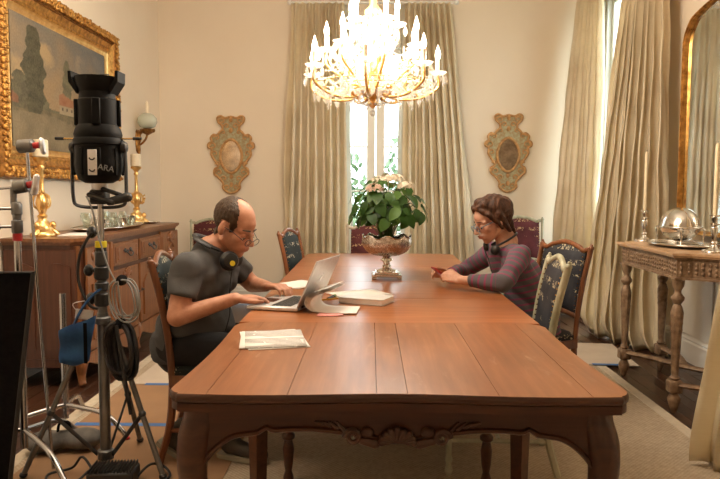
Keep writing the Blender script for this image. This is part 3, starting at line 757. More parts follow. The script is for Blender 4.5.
# ------------------------------------------------------------------ sideboard (long axis along Y, front faces +X)
SBX, SY0, SY1, SH = -1.85, 4.33, 6.60, .99
sb = thing('sideboard', 'carved brown wooden sideboard along the left wall', 'sideboard', (-2.12, 5.32, 0))
def sbm(m, name, mat, parent=None, smooth=35):
    m.xf(Matrix.Translation((2.12, -5.32, 0))); return m.build(name, mat, parent or sb, smooth=smooth)
def subm(m, name, mat, parent, smooth=35):
    m.xf(Matrix.Translation((2.12, -5.32, 0))); return m.build(name, mat, parent, smooth=smooth)
def outline(y0, y1, x, c):  # plan with canted front corners
    return [(-2.39, y0), (x-c, y0), (x, y0+c), (x, y1-c), (x-c, y1), (-2.39, y1)]
m = MB(); m.prism(outline(SY0+.03, SY1-.03, SBX-.03, .07), .17, .945); sbm(m, 'body', 'sideboard_shaded', smooth=0)
m = MB()
for z0, z1, g in ((.945, .957, .0), (.957, .968, .012), (.968, .990, .022)):
    m.prism(outline(SY0+.022-g, SY1-.022+g, SBX-.022+g, .075), z0, z1)
sbm(m, 'top', 'sideboard_wood', smooth=0)
fx = SBX-.03
def raised(y0, y1, z0, z1, x, th=.018, b=.012):
    m = MB(); m.box((x+th/2, (y0+y1)/2, (z0+z1)/2), (th, y1-y0, z1-z0), b*.6); return m
def carving(yc, zc, s, x):
    m = MB()
    for k in range(7):
        t = -1.2+2.4*k/6; m.cap((x, yc, zc-.01*s), (x+.004, yc+math.sin(t)*.055*s, zc+math.cos(t)*.05*s), .005*s, .011*s, 7)
    for q in (-1, 1):
        pts = [(x, yc+q*(.02+.05*s*math.sin(a*.5)+.02*s*math.sin(a*2)), zc-.02*s-.035*s*a) for a in [i*.3 for i in range(10)]]
        m.tube(pts, [.010*s-.0006*i for i in range(10)], 6)
        m.ell((x, yc+q*.065*s, zc+.015*s), (.010, .016*s, .022*s)); m.ell((x, yc+q*.05*s, zc-.06*s), (.009, .014*s, .03*s))
    m.ell((x, yc, zc-.02), (.012, .014*s, .020*s)); return m
bays = [(4.41, 4.80), (4.87, 5.39), (5.43, 5.96), (6.05, 6.52)]
for i, (a, b) in enumerate(bays):
    if i in (0, 3):
        d = subm(raised(a, b, .23, .925, fx), 'door', 'sideboard_wood', sb)
        subm(raised(a+.07, b-.07, .30, .68, fx+.018, .012), 'panel', 'sideboard_wood', d)
        subm(carving((a+b)/2, .84, 1.5, fx+.020), 'carving', 'sideboard_wood', d, 60)
        k = MB(); k.lathe([(.012, 0), (.012, .003), (.006, .008), (.010, .016), (.002, .022)], (fx+.018, b-.045 if i == 0 else a+.045, .52), 10, Matrix.Rotation(R(90), 3, 'Y')); subm(k, 'knob', 'brass', d, 50)
    else:
        d = subm(raised(a, b, .745, .915, fx, .022), 'drawer', 'sideboard_wood', sb)
        subm(raised(a+.03, b-.03, .770, .890, fx+.022, .006), 'panel', 'sideboard_wood', d)
        h = MB(); yc = (a+b)/2; hx = fx+.032
        h.tube(cr([(hx, yc-.055, .848), (hx+.022, yc-.05, .828), (hx+.026, yc-.02, .810), (hx+.026, yc+.02, .810), (hx+.022, yc+.05, .828), (hx, yc+.055, .848)], 4), .0055, 7)
        for q in (-1, 1): h.ell((hx, yc+q*.055, .85), (.008, .014, .018)); h.ell((hx, yc+q*.075, .852), (.005, .012, .008))
        h.ell((hx, yc, .842), (.006, .018, .012)); subm(h, 'handle', 'dark_metal', d, 60)
        for q in (-1, 1):
            c = MB()
            for z in (.80, .815, .83, .845, .86, .872): c.ell((fx+.028, yc+q*.195, z), (.009, .010+.003*math.sin(z*90), .011))
            subm(c, 'carving', 'sideboard_wood', d, 60)
        d = subm(raised(a, b, .23, .715, fx, .020), 'door', 'sideboard_wood', sb)
        w = b-a; P = [(a+.06, .29), (b-.06, .29), (b-.06, .55)]+[(b-.06-(w-.12)*t, .55+.075*math.sin(math.pi*t)+.02*math.sin(3*math.pi*t)) for t in [k/12 for k in range(1, 12)]]+[(a+.06, .55)]
        q = MB(); q.prism(P, fx+.020, fx+.032, 'yz'); subm(q, 'panel', 'sideboard_wood', d)
        subm(carving((a+b)/2, .655, 1.1, fx+.024), 'carving', 'sideboard_wood', d, 60)
        k = MB(); k.lathe([(.014, 0), (.014, .003), (.005, .008), (.010, .018), (.002, .024)], (fx+.020, a+.03 if i == 2 else b-.03, .50), 10, Matrix.Rotation(R(90), 3, 'Y')); subm(k, 'knob', 'dark_metal', d, 50)
for y in (4.835, 6.005):
    m = MB(); m.box((fx+.008, y, .56), (.03, .045, .75), .008); m.box((fx+.012, y, .56), (.034, .018, .66), .006); sbm(m, 'pilaster', 'sideboard_wood')
for y, s in ((SY0+.03, 1), (SY1-.03, -1)):
    m = MB(); m.tube([(SBX-.068, y+s*.030, .19), (SBX-.068, y+s*.030, .94)], .020, 10); sbm(m, 'corner_column', 'sideboard_wood', smooth=60)
# near end panel
y = SY0+.03
m = MB(); m.box((-2.145, y-.004, .555), (.47, .02, .72), .003); sbm(m, 'end_frame', 'sideboard_shaded')  # end facing away from the light, its shade coloured in
for xc in (-2.27, -2.03):
    w = .175; P = [(xc-w/2, .26), (xc+w/2, .26), (xc+w/2, .80)]+[(xc+w/2-w*t, .80+.03*math.sin(math.pi*t)) for t in [k/8 for k in range(1, 8)]]+[(xc-w/2, .80)]
    m = MB(); m.prism(P, y-.026, y-.012, 'xz'); sbm(m, 'end_panel', 'sideboard_shaded')
# scalloped plinth and feet
P = [(SY0+.05+2.17*i/60, .135+.03*math.cos(2*math.pi*i/60*4)-.02*math.sin(math.pi*i/60)) for i in range(61)]
m = MB(); m.prism(P+[(SY1-.05, .22), (SY0+.05, .22)], fx-.01, fx+.016, 'yz'); sbm(m, 'plinth', 'sideboard_wood', smooth=25)
m = MB(); m.prism([(-2.38, .14), (SBX-.09, .14), (SBX-.09, .22), (-2.38, .22)], y-.01, y+.01, 'xz'); sbm(m, 'plinth', 'sideboard_shaded')
for fxx, fy, sx, sy in ((SBX-.07, SY0+.07, 1, -1), (SBX-.07, SY1-.07, 1, 1), (-2.34, SY0+.07, 0, -1), (-2.34, SY1-.07, 0, 1), (SBX-.06, 5.41, 1, 0)):
    m = MB(); pts = cr([(fxx, fy, .22), (fxx+sx*.018, fy+sy*.018, .16), (fxx+sx*.012, fy+sy*.012, .09), (fxx+sx*.022, fy+sy*.022, .035), (fxx+sx*.034, fy+sy*.034, .018)], 3)
    m.tube(pts, [.048, .048, .046, .042, .036, .032, .028, .026, .025, .025, .024, .023, .018], 10); sbm(m, 'foot', 'sideboard_wood', smooth=60)

# ------------------------------------------------------------------ landscape painting
PY0, PY1, PZ0, PZ1, PX = 4.31, 6.33, 1.385, 2.70, XL
pt = thing('landscape_painting', 'large gilt framed landscape painting of poplars and cottage on left wall', 'painting', (PX, (PY0+PY1)/2, PZ0))
def fring(m, steps):
    """rectangular moulding: steps = list of (inset, height)"""
    n = len(steps); vs = []
    for ins, h in steps:
        for y, z in ((PY0+ins, PZ0+ins), (PY1-ins, PZ0+ins), (PY1-ins, PZ1-ins), (PY0+ins, PZ1-ins)): vs.append((h, y-(PY0+PY1)/2, z-PZ0))
    fs = []
    for k in range(n-1):
        for q in range(4): fs.append((k*4+q, k*4+(q+1) % 4, k*4+4+(q+1) % 4, k*4+4+q))
    m.add(vs, fs)
m = MB(); fring(m, [(0, .002), (0, .045), (.012, .062), (.03, .072), (.055, .068), (.066, .055), (.070, .058), (.078, .058), (.084, .048)]); frame = m.build('frame', 'gilt_dark', pt, smooth=30)
m = MB(); fring(m, [(.084, .048), (.092, .052), (.105, .044), (.125, .034), (.135, .036), (.142, .040), (.150, .036), (.156, .030)]); m.build('inner_moulding', 'gilt', pt, smooth=30)
m = MB(); fring(m, [(.156, .030), (.165, .034), (.172, .030), (.180, .024), (.205, .016), (.212, .014)]); m.build('slip', 'gilt_bright', pt, smooth=30)
m = MB(); rs = random.Random(3)          # carved leaf border: each leaf a shared shape
lf = MB(); lf.ell((.012, 0, 0), (.014, .016, .022), nu=8, nv=5); lf.ell((.018, .008, .012), (.010, .010, .012), nu=7, nv=4); lf.ell((.018, -.008, -.010), (.010, .010, .012), nu=7, nv=4)
LW, LH = PY1-PY0, PZ1-PZ0
for ins in (.022, .052):
    per = []
    nY, nZ = int((LW-2*ins)/.042), int((LH-2*ins)/.042)
    per += [(ins+(LW-2*ins)*k/nY, ins) for k in range(nY)]+[(LW-ins, ins+(LH-2*ins)*k/nZ) for k in range(nZ)]+[(LW-ins-(LW-2*ins)*k/nY, LH-ins) for k in range(nY)]+[(ins, LH-ins-(LH-2*ins)*k/nZ) for k in range(nZ)]
    for y, z in per:
        M = Matrix.Translation((.060, y-LW/2, z)) @ Matrix.Rotation(rs.random()*6.28, 4, 'X') @ Matrix.Scale(.8+.4*rs.random(), 4)
        m.add([M @ V(p) for p in lf.v], lf.f)
m.build('carved_border', 'gilt', pt, smooth=60, fix=False, kind='stuff')
# canvas: painted picture, colour stored per vertex
nu, nv = 190, 120; cw, chh = LW-.42, LH-.42
def lerp(a, b, t): t = max(0, min(1, t)); return tuple(a[i]+(b[i]-a[i])*t for i in range(3))
from mathutils import noise as MN
def fbm(x, y, s): return MN.fractal(V((x*s, y*s, 3.1)), 1.0, 2.0, 5)
def pic(u, v):          # u 0..1 left to right, v 0..1 bottom to top
    u += .085; v *= .945
    n = fbm(u, v, 4.0); n2 = fbm(u+5, v, 14)
    sky = lerp((.36, .25, .14), (.15, .155, .15), (v-.4)/.6+n*.55)
    if n+.2*n2 > .12: sky = lerp(sky, (.48, .34, .18), (n-.1)*2.2)
    if u > .62 and v > .6: sky = lerp(sky, (.13, .17, .21), .6*(u-.62)/.38+n*.4)
    c = sky
    hor = .36+.02*n2
    tl = .40+.07*math.sin(u*9)+.05*n2+.06*n                 # distant trees
    if v < tl: c = lerp((.085, .085, .055), (.15, .14, .085), .5+n2)
    if v < .30+.02*n2: c = lerp((.10, .085, .05), (.20, .16, .09), .5+n2+n*.4)       # bank
    if v < .24+.015*n2+.03*math.sin(u*5): c = lerp((.15, .12, .075), (.28, .225, .14), .5+.8*n+.3*n2+(.2-v))     # water
    def poplar(cx, b, t, w):
        if b < v < t:
            q = (v-b)/(t-b); ww = w*(.25+.75*math.sin(math.pi*(q*.80+.16)))*(1+.16*math.sin(q*17+cx*40)+.10*math.sin(q*41))+.012*n2
            return abs(u-cx) < ww
        return False
    if poplar(.28, .26, .90, .098): c = lerp((.018, .024, .016), (.085, .088, .05), .40+.9*n2)
    if poplar(.15, .28, .55, .075): c = lerp((.06, .06, .042), (.12, .115, .07), .5+n2)
    if poplar(.61, .34, .75, .050): c = lerp((.08, .08, .05), (.17, .155, .09), .45+n2)
    if .52 < u < .80 and .30 < v < .50:                       # cottage
        gable = .475-.55*abs(u-.56) if u < .60 else .455-(u-.60)*.28
        if v < gable: c = lerp((.30, .10, .045), (.36, .15, .075), .5+n2)
        if v < .375 and u < .72: c = lerp((.42, .34, .22), (.34, .27, .17), .5+n2)
        if .335 < v < .36 and (abs(u-.555) < .008 or abs(u-.60) < .008 or abs(u-.655) < .008): c = (.07, .05, .035)
    if .04 < u < .14 and .31 < v < .39 and v < .39-.6*abs(u-.09): c = lerp((.20, .08, .045), (.26, .11, .06), .5+n2)
    return tuple(x*.80 for x in lerp(c, (.30, .22, .13), .06))
vs = []; fs = []; cols = []
for j in range(nv+1):
    for i in range(nu+1):
        u, w = i/nu, j/nv; vs.append((.018, -cw/2+cw*u, .21+chh*w)); cols.append((*pic(u, w), 1))
for j in range(nv):
    for i in range(nu): a = j*(nu+1)+i; fs.append((a, a+1, a+nu+2, a+nu+1))
m = MB().add(vs, fs); me = m.mesh('canvas', 'oil_paint', 0)
at = me.color_attributes.new('Col', 'FLOAT_COLOR', 'POINT'); at.data.foreach_set('color', np.array(cols, dtype=np.float32).ravel())
link('canvas', me, pt)
m = MB(); m.box((.008, 0, LH/2), (.010, LW-.2, LH-.2)); m.build('backing', 'sideboard_shaded', pt, smooth=0)

# ------------------------------------------------------------------ wall sconce
sc = thing('wall_sconce', 'gilt wall sconce with glass globe and candle beside the painting', 'sconce', (XL, 6.98, 1.66))
m = MB(); m.lathe([(.002, -.02), (.014, .0), (.02, .05), (.014, .12), (.03, .16), (.022, .20), (.045, .235), (.03, .25)], (.02, 0, 0), 10); m.ell((.0, 0, .14), (.03, .05, .12)); m.build('bracket', 'gilt_dark', sc, smooth=60)
m = MB(); m.tube(cr([(.02, 0, .10), (.06, -.01, .12), (.10, -.01, .17), (.115, -.01, .23)], 5), .011, 8); m.lathe([(.008, .20), (.05, .225), (.075, .25), (.06, .265), (.03, .27)], (.115, -.01, 0), 14)
for k in range(8): a = k*.785; m.ell((.115+.066*math.cos(a), -.01+.066*math.sin(a), .248), (.014, .014, .018), nu=7, nv=5)
m.build('arm', 'gilt_dark', sc, smooth=60)
m = MB(); m.lathe([(.03, .268), (.075, .285), (.098, .33), (.094, .37), (.065, .405), (.032, .422), (.030, .418), (.06, .40), (.090, .368), (.094, .33), (.072, .29), (.03, .272)], (.115, -.01, 0), 24); m.build('glass_globe', 'globe_glass', sc, smooth=60)
m = MB(); m.lathe([(.018, .27), (.018, .52), (.012, .535), (.002, .545)], (.115, -.01, 0), 12); m.build('candle', 'candle_cream', sc, smooth=50)

# ------------------------------------------------------------------ on the sideboard
def lamp_stick(name, label, loc, s, arms):
    o = thing(name, label, 'candlestick', loc)
    m = MB(); m.lathe([(r*s, z*s) for r, z in ((.075, 0), (.078, .015), (.062, .03), (.068, .05), (.045, .085), (.025, .11), (.032, .13), (.018, .145))], n=14)
    for k in range(3):
        a = k*2.094+.4; m.cap((.05*s*math.cos(a), .05*s*math.sin(a), .04*s), (.085*s*math.cos(a), .085*s*math.sin(a), .014*s), .022*s, .016*s, 8); m.ell((.06*s*math.cos(a), .06*s*math.sin(a), .07*s), (.022*s, .022*s, .026*s), nu=9, nv=6)
    m.build('base', 'gilt_bright', o, smooth=60)
    m = MB(); m.lathe([(r*s, z*s) for r, z in ((.018, .14), (.03, .17), (.04, .21), (.032, .25), (.016, .27), (.022, .28), (.014, .30), (.013, .42), (.022, .44), (.014, .455), (.03, .475), (.045, .485), (.046, .50), (.03, .505))], n=14)
    for k in range(5):
        a = k*1.257; m.tube(cr([(.02*s*math.cos(a), .02*s*math.sin(a), .17*s), (.052*s*math.cos(a), .052*s*math.sin(a), .20*s), (.048*s*math.cos(a), .048*s*math.sin(a), .25*s), (.022*s*math.cos(a), .022*s*math.sin(a), .27*s)], 4), .007*s, 6)
    m.build('stem', 'gilt_bright', o, smooth=60)
    if arms:
        for k in range(3):
            a = k*2.094+.3; c, d = math.cos(a), math.sin(a); g = MB()
            g.tube(cr([(.014*c, .014*d, .20), (.05*c, .05*d, .185), (.068*c, .068*d, .215), (.055*c, .055*d, .245), (.075*c, .075*d, .27)], 4), .006, 6); g.ell((.06*c, .06*d, .20), .013, nu=8, nv=5); g.ell((.072*c, .072*d, .235), .010, nu=8, nv=5); g.build('scroll_arm', 'gilt_bright', o, smooth=60)
    m = MB(); h = .10*s
    m.lathe([(.046*s, .505*s), (.046*s, .505*s+h), (.040*s, .512*s+h)], n=16); m.build('candle', 'candle_cream', o, smooth=40)
    return o
lamp_stick('candlestick', 'ornate gilt candlestick at the near end of the sideboard', (-2.22, 4.56, .99), 1.06, False)
lamp_stick('candlestick', 'tall gilt candlestick with scroll arms beyond the silver tray', (-2.20, 6.36, .99), 1.06, True)
ty = thing('serving_tray', 'oval silver serving tray of glasses on the sideboard', 'tray', (-2.13, 5.50, .99))
m = MB(); m.grid(lambda u, v: V(((.20*v+.0)*math.cos(2*math.pi*u), (.56*v)*math.sin(2*math.pi*u), .006+.018*max(0, (v-.86)/.14)**2)), 48, 10, True); m.grid(lambda u, v: V(((.20*(1-v))*math.cos(2*math.pi*u), (.56*(1-v))*math.sin(2*math.pi*u), .001+.018*max(0, ((1-v)-.86)/.14)**2)), 48, 10, True)
m.build('dish', 'silver', ty, smooth=60)
m = MB(); m.tube([(.20*math.cos(a), .56*math.sin(a), .024) for a in [k*2*math.pi/48 for k in range(48)]], .005, 6, True); m.build('rim', 'silver', ty, smooth=60)
def gl(prof, mat): return MB().lathe(prof, n=16).mesh('drinking_glass', mat, 50, True)
tum = gl([(.026, 0), (.030, .075), (.028, .075), (.024, .008), (.001, .008)], 'clear_glass'); gob = gl([(.030, 0), (.006, .006), (.005, .05), (.03, .07), (.034, .10), (.028, .13), (.026, .13), (.031, .10), (.001, .066)], 'clear_glass')
cup = gl([(.020, 0), (.022, .004), (.012, .012), (.028, .03), (.034, .06), (.036, .085), (.033, .085), (.030, .06), (.001, .03)], 'silver')
rs = random.Random(11); spots = []
for k in range(21):
    for _ in range(60):
        a = rs.random()*6.28; r = rs.random()**.5; p = (.135*r*math.cos(a), .43*r*math.sin(a))
        if all((p[0]-q[0])**2+(p[1]-q[1])**2 > .078**2 for q in spots): spots.append(p); break
for k, p in enumerate(spots):
    kind = ('tumbler', tum, 'clear glass tumbler on the silver tray') if k % 3 == 0 else ('goblet', gob, 'stemmed clear glass on the silver tray') if k % 3 == 1 else ('silver_cup', cup, 'small footed silver cup on the silver tray')
    link(kind[0], kind[1], loc=(-2.13+p[0], 5.50+p[1], .997), label=kind[2], cat='glass' if k % 3 < 2 else 'cup', group=kind[0]+'s on the silver tray')
bk = thing('flat_folder', 'thin pale folder lying at the near end of the sideboard', 'folder', (-2.02, 4.68, .99), R(8))
m = MB(); m.box((0, 0, .003), (.22, .30, .005), .001); m.build('cover', 'board_pale', bk); m = MB(); m.box((.002, 0, .0075), (.212, .292, .004), .001); m.build('sheets', 'paper', bk)
dl = thing('flat_dish', 'small flat dish at the far end of the sideboard', 'dish', (-2.06, 6.34, .99))
m = MB(); m.lathe([(.03, 0), (.05, .004), (.075, .012), (.078, .016), (.07, .014), (.045, .008), (.001, .007)], n=24); m.build('bowl', 'silver', dl, smooth=60); m = MB(); m.tube([(.078*math.cos(a), .078*math.sin(a), .016) for a in [k*2*math.pi/24 for k in range(24)]], .003, 6, True); m.build('rim', 'silver', dl)

# ------------------------------------------------------------------ console table on the right
CH = .952
ct = thing('console_table', 'carved giltwood console table with turned legs below the mirror', 'console table', (2.02, 4.38, 0))
def cxf(m): return m.xf(Matrix.Translation((-2.02, -4.38, 0)))
def conplan(g):
    return [(2.33, 3.62-g), (2.18, 3.66-g), (2.04, 3.76-g), (1.94, 3.86-g), (1.86-g*.6, 3.93-g*.6), (1.775-g, 3.95-g*.5), (1.775-g, 4.02), (1.79-g, 4.06), (1.79-g, 4.70), (1.775-g, 4.74), (1.775-g, 4.81+g*.5), (1.86-g*.6, 4.83+g*.6), (1.94, 4.90+g), (2.10, 5.0+g), (2.33, 5.05+g)]
m = MB(); m.prism(conplan(.035), CH-.014, CH); m.prism(conplan(.025), CH-.026, CH-.014); m.build('top', 'console_top', ct, smooth=0, world=True)
m = MB(); m.prism(conplan(0), CH-.145, CH-.026); m.prism(conplan(.012), CH-.155, CH-.143); m.prism(conplan(.012), CH-.036, CH-.027); m.build('apron', 'console_paint', ct, smooth=0, world=True)
m = MB(); rs = random.Random(5)
P = conplan(.0)
for i in range(1, len(P)-2):
    a, b = V((*P[i], 0)), V((*P[i+1], 0)); L = (b-a).length; n = max(1, int(L/.032))
    for k in range(n):
        p = a.lerp(b, (k+.5)/n)
        for z in (CH-.065, CH-.09, CH-.115): m.ell((p.x-.001, p.y, z+rs.uniform(-.004, .004)), (.007, .012, .011), nu=7, nv=4)
m.build('apron_carving', 'console_paint', ct, smooth=60, world=True, fix=False, kind='stuff')
LG = [(1.80, 3.98), (1.80, 4.78), (2.12, 4.93), (2.18, 3.82)]
for x, y in LG:
    m = MB(); m.lathe([(.010, 0), (.018, .012), (.030, .05), (.038, .085), (.026, .11), (.018, .125)], (x, y, 0), 14)
    m.box((x, y, .16), (.075, .075, .075), .008)
    m.lathe([(.022, .197), (.030, .21), (.018, .225), (.020, .25), (.034, .56), (.036, .60), (.027, .635), (.019, .65), (.036, .675), (.038, .69), (.019, .715), (.019, .73), (.032, .755), (.036, .78), (.036, .80)], (x, y, 0), 16)
    L = m.build('leg', 'console_paint', ct, smooth=45, world=True)
    g = MB()
    for k in range(8):
        a = k*.785
        for z in (.50, .54, .58): r = .0295+.03*(z-.5); g.ell((x+r*math.cos(a), y+r*math.sin(a), z), (.006, .006, .015), nu=6, nv=4)
    g.xf(Matrix.Translation((-x*0, 0, 0))); g.build('leaf_carving', 'console_paint', L, smooth=60, fix=False, kind='stuff').location = (0, 0, 0)
for pts in ([(1.80, 3.98, .17), (1.95, 3.90, .17), (2.12, 4.02, .17), (2.16, 4.22, .17), (2.05, 4.38, .17)], [(1.80, 4.78, .17), (1.92, 4.62, .17), (2.05, 4.38, .17)], [(2.12, 4.93, .17), (2.13, 4.68, .17), (2.05, 4.38, .17)], [(2.18, 3.82, .17), (2.24, 3.95, .17), (2.16, 4.22, .17)]):
    m = MB(); m.tube(cr(pts, 8), .022, 8, flat=(.8, 1.2)); m.build('stretcher', 'console_paint', ct, smooth=60, world=True)

# silver on the console
def silver_stick(label, loc, s=1.0, group='silver candlesticks on the console table'):
    o = thing('candlestick', label, 'candlestick', loc, 0, group)
    m = MB(); m.lathe([(.062, 0), (.063, .008), (.055, .014), (.045, .018), (.024, .030), (.018, .038)], n=20)
    for k in range(12): a = k*math.pi/6; m.ell((.055*math.cos(a), .055*math.sin(a), .010), (.012, .012, .008), nu=7, nv=5)
    m.build('base', 'silver', o, smooth=60)
    m = MB(); m.lathe([(.016, .036), (.012, .045), (.020, .055), (.020, .060), (.012, .068), (.014, .08), (.021, .145), (.018, .152), (.012, .158), (.028, .165), (.028, .169), (.013, .175), (.016, .19), (.019, .20), (.013, .207), (.030, .216), (.030, .220), (.014, .222)], n=18); m.build('stem', 'silver', o, smooth=45)
    m = MB(); m.lathe([(.0125, .22), (.0115, .615*s), (.008, .630*s), (.002, .638*s)], n=12); c = m.build('candle', 'candle_wax', o, smooth=50)
    m = MB(); m.tube([(0, 0, .636*s), (.001, 0, .645*s)], .0012, 5); m.build('wick', 'black_cloth', c)
silver_stick('silver candlestick with cream candle at the far end of the console table', (1.945, 4.86, CH), 1.0)
silver_stick('silver candlestick with cream candle nearest the dome on the console table', (2.00, 3.985, CH), 1.0)
silver_stick('silver candlestick cut by the right edge of the photo on console table', (2.26, 4.25, CH), 1.0)
tr = thing('oval_tray', 'oval silver tray under the domed silver dish', 'tray', (1.99, 4.42, CH), R(5))
m = MB(); m.grid(lambda u, v: V(((.165*v)*math.cos(2*math.pi*u), (.28*v)*math.sin(2*math.pi*u), .012+.010*max(0, (v-.85)/.15)**2)), 40, 10, True); m.grid(lambda u, v: V(((.165*(1-v))*math.cos(2*math.pi*u), (.28*(1-v))*math.sin(2*math.pi*u), .008+.010*max(0, ((1-v)-.85)/.15)**2)), 40, 10, True); m.build('dish', 'silver', tr, smooth=60)
m = MB(); m.tube([(.165*math.cos(a), .28*math.sin(a), .022) for a in [k*2*math.pi/40 for k in range(40)]], .005, 6, True); m.build('rim', 'silver', tr, smooth=60)
for k in range(4):
    a = .785+k*1.5708; m = MB(); m.ell((.11*math.cos(a), .19*math.sin(a), .005), (.014, .014, .006), nu=8, nv=5); m.build('foot', 'silver', tr, smooth=60)
dm = thing('domed_dish', 'egg shaped silver domed breakfast dish on the oval tray', 'dish', (1.985, 4.40, CH+.0135)); dm.scale = (1.22, 1.22, 1.22)
m = MB(); M0 = Matrix.Rotation(R(-6), 3, 'X')
m.lathe([(.001, .018), (.05, .024), (.085, .045), (.107, .075), (.112, .092), (.116, .094)], n=28, M=Matrix.Diagonal((.82, 1.12, 1)).to_3x3()); m.build('bowl', 'silver', dm, smooth=60)
m = MB(); m.lathe([(.116, .095), (.114, .105), (.106, .135), (.085, .168), (.055, .188), (.02, .196), (.001, .197)], n=28, M=Matrix.Diagonal((.82, 1.12, 1)).to_3x3()); m.build('lid', 'silver', dm, smooth=60)
m = MB(); m.tube([(.82*.118*math.cos(a), 1.12*.118*math.sin(a), .094) for a in [k*2*math.pi/36 for k in range(36)]], .006, 7, True); m.build('rim', 'silver', dm, smooth=60)
for q in (-1, 1):
    for p in (-1, 1):
        m = MB(); m.tube(cr([(p*.055, q*.125, .094), (p*.06, q*.150, .085), (p*.055, q*.145, .04), (p*.06, q*.155, .003)], 4), .005, 6); m.ell((p*.06, q*.155, .005), (.012, .012, .006), nu=8, nv=4); m.build('leg', 'silver', dm, smooth=60)

# large mirror over the console
MW, MH0, MH1 = 1.50, 1.0, 2.40
mr = thing('wall_mirror', 'tall arched gilt mirror above the console table', 'mirror', (XR-.02, 3.64, 0), 0)
mr.rotation_euler = (0, 0, R(3.9))
def mo(ins):
    P = []; w0, w1 = ins, MW-ins
    P += [(w0, MH0+ins)]; 
    for k in range(61):
        t = k/60; y = w0+(w1-w0)*t; u = abs(2*t-1)
        z = MH1-ins*.8+.12*min(1, (1-u)/.14)**.5*(2-min(1, (1-u)/.14)**.5)**.0+.14*(1-u*u)
        P.append((y, z))
    P.append((w1, MH0+ins)); return P
gl_ = mo(.028)
outer = mo(0)
m = MB(); vs = []; n = len(outer)
for ring, x in ((outer, -.001), (outer, -.045), (mo(.005), -.055), (mo(.012), -.055), (mo(.016), -.045), (mo(.023), -.047), (mo(.031), -.022)):
    vs += [(x, y, z) for y, z in ring]
fs = []
for k in range(6):
    for q in range(n): fs.append((k*n+q, k*n+(q+1) % n, k*n+n+(q+1) % n, k*n+n+q))
m.add(vs, fs); m.build('frame', 'gilt', mr, smooth=40)
m = MB(); m.prism(gl_, -.020, -.012, 'yz'); m.build('glass', 'mirror_glass', mr, smooth=0)
m = MB(); m.prism(mo(.01), -.011, -.002, 'yz'); m.build('backing', 'sideboard_shaded', mr, smooth=0)
m = MB(); rs = random.Random(8)
for k in range(26):
    t = -1+2*k/25; m.ell((-.055, MW/2+t*.22, MH1+.44+.10*(1-t*t)+rs.uniform(-.02, .02)), (.03, .03, .035), nu=9, nv=6)
for q in (-1, 1): m.tube([(-.055, MW/2+q*(.18+.05*math.cos(a)), MH1+.48+.05*math.sin(a)) for a in [k*.4 for k in range(14)]], .016, 7)
m.build('crest', 'gilt_dark', mr, smooth=60)

# ------------------------------------------------------------------ small ornate wall mirrors
HW = [(0, 55), (28, 62), (50, 52), (66, 60), (62, 80), (44, 98), (42, 118), (56, 132), (72, 150), (84, 143), (100, 158), (96, 178), (112, 188), (112, 205), (96, 214), (98, 240), (86, 262), (70, 285), (66, 302), (82, 312), (84, 335), (68, 350), (52, 366), (40, 385), (42, 405), (28, 420), (10, 430)]
def wall_mirror(x, z, label):
    o = thing('ornate_mirror', label, 'mirror', (x, YB, z), 0, 'small ornate wall mirrors'); k = .00228
    R_ = [(a*k, (245-b)*k) for a, b in HW]; P = R_+[(-a, b) for a, b in R_[::-1] if a > .01]
    Pc = [(p.x, p.y) for p in cr([(a, b, 0) for a, b in P], 3, True)]
    m = MB(); m.prism(Pc[::-1], -.030, -.002, 'xz'); m.build('frame_board', 'mirror_green', o, smooth=20)
    m = MB(); m.tube([(a, -.031, b) for a, b in Pc], .014, 7, True); m.build('gilt_edge', 'gilt_worn', o, smooth=60)
    ov = [(.104*math.sin(a)*(1-.10*math.cos(2*a)), -.01+.178*math.cos(a)) for a in [q*2*math.pi/32 for q in range(32)]]
    m = MB(); m.tube([(a*1.08, -.036, b*1.06) for a, b in ov], .016, 8, True); m.build('inner_rim', 'gilt_worn', o, smooth=60)
    m = MB(); m.prism(ov[::-1], -.037, -.031, 'xz'); m.build('glass', 'mirror_aged', o, smooth=0)
    for s in (-1, 1):
        for (cx, cz, r) in ((.10, .385, .035), (.05, .33, .03), (.16, .20, .035), (.205, .105, .04), (.185, .02, .03), (.15, -.10, .03), (.14, -.19, .035), (.085, -.26, .03), (.05, -.36, .028), (.09, .26, .026)):
            m = MB(); m.tube([(s*(cx+r*math.cos(a)*(1-a/9)), -.034, cz+r*math.sin(a)*(1-a/9)) for a in [q*.5 for q in range(13)]], [.011-.0004*q for q in range(13)], 6); m.build('scroll', 'gilt_worn', o, smooth=60)
    for cz in (.40, .28, -.24, -.33): m = MB(); m.ell((0, -.034, cz), (.022, .014, .030), nu=9, nv=6); m.build('boss', 'gilt_worn', o, smooth=60)
mottled('mirror_green', (.34, .22, .09), (.45, .46, .31), 46, .6, bumps=.3, bscale=60)
wall_mirror(-1.585, 1.695, 'ornate green and gilt mirror on the back wall above the man')
wall_mirror(1.54, 1.72, 'ornate green and gilt mirror on the back wall above the woman')
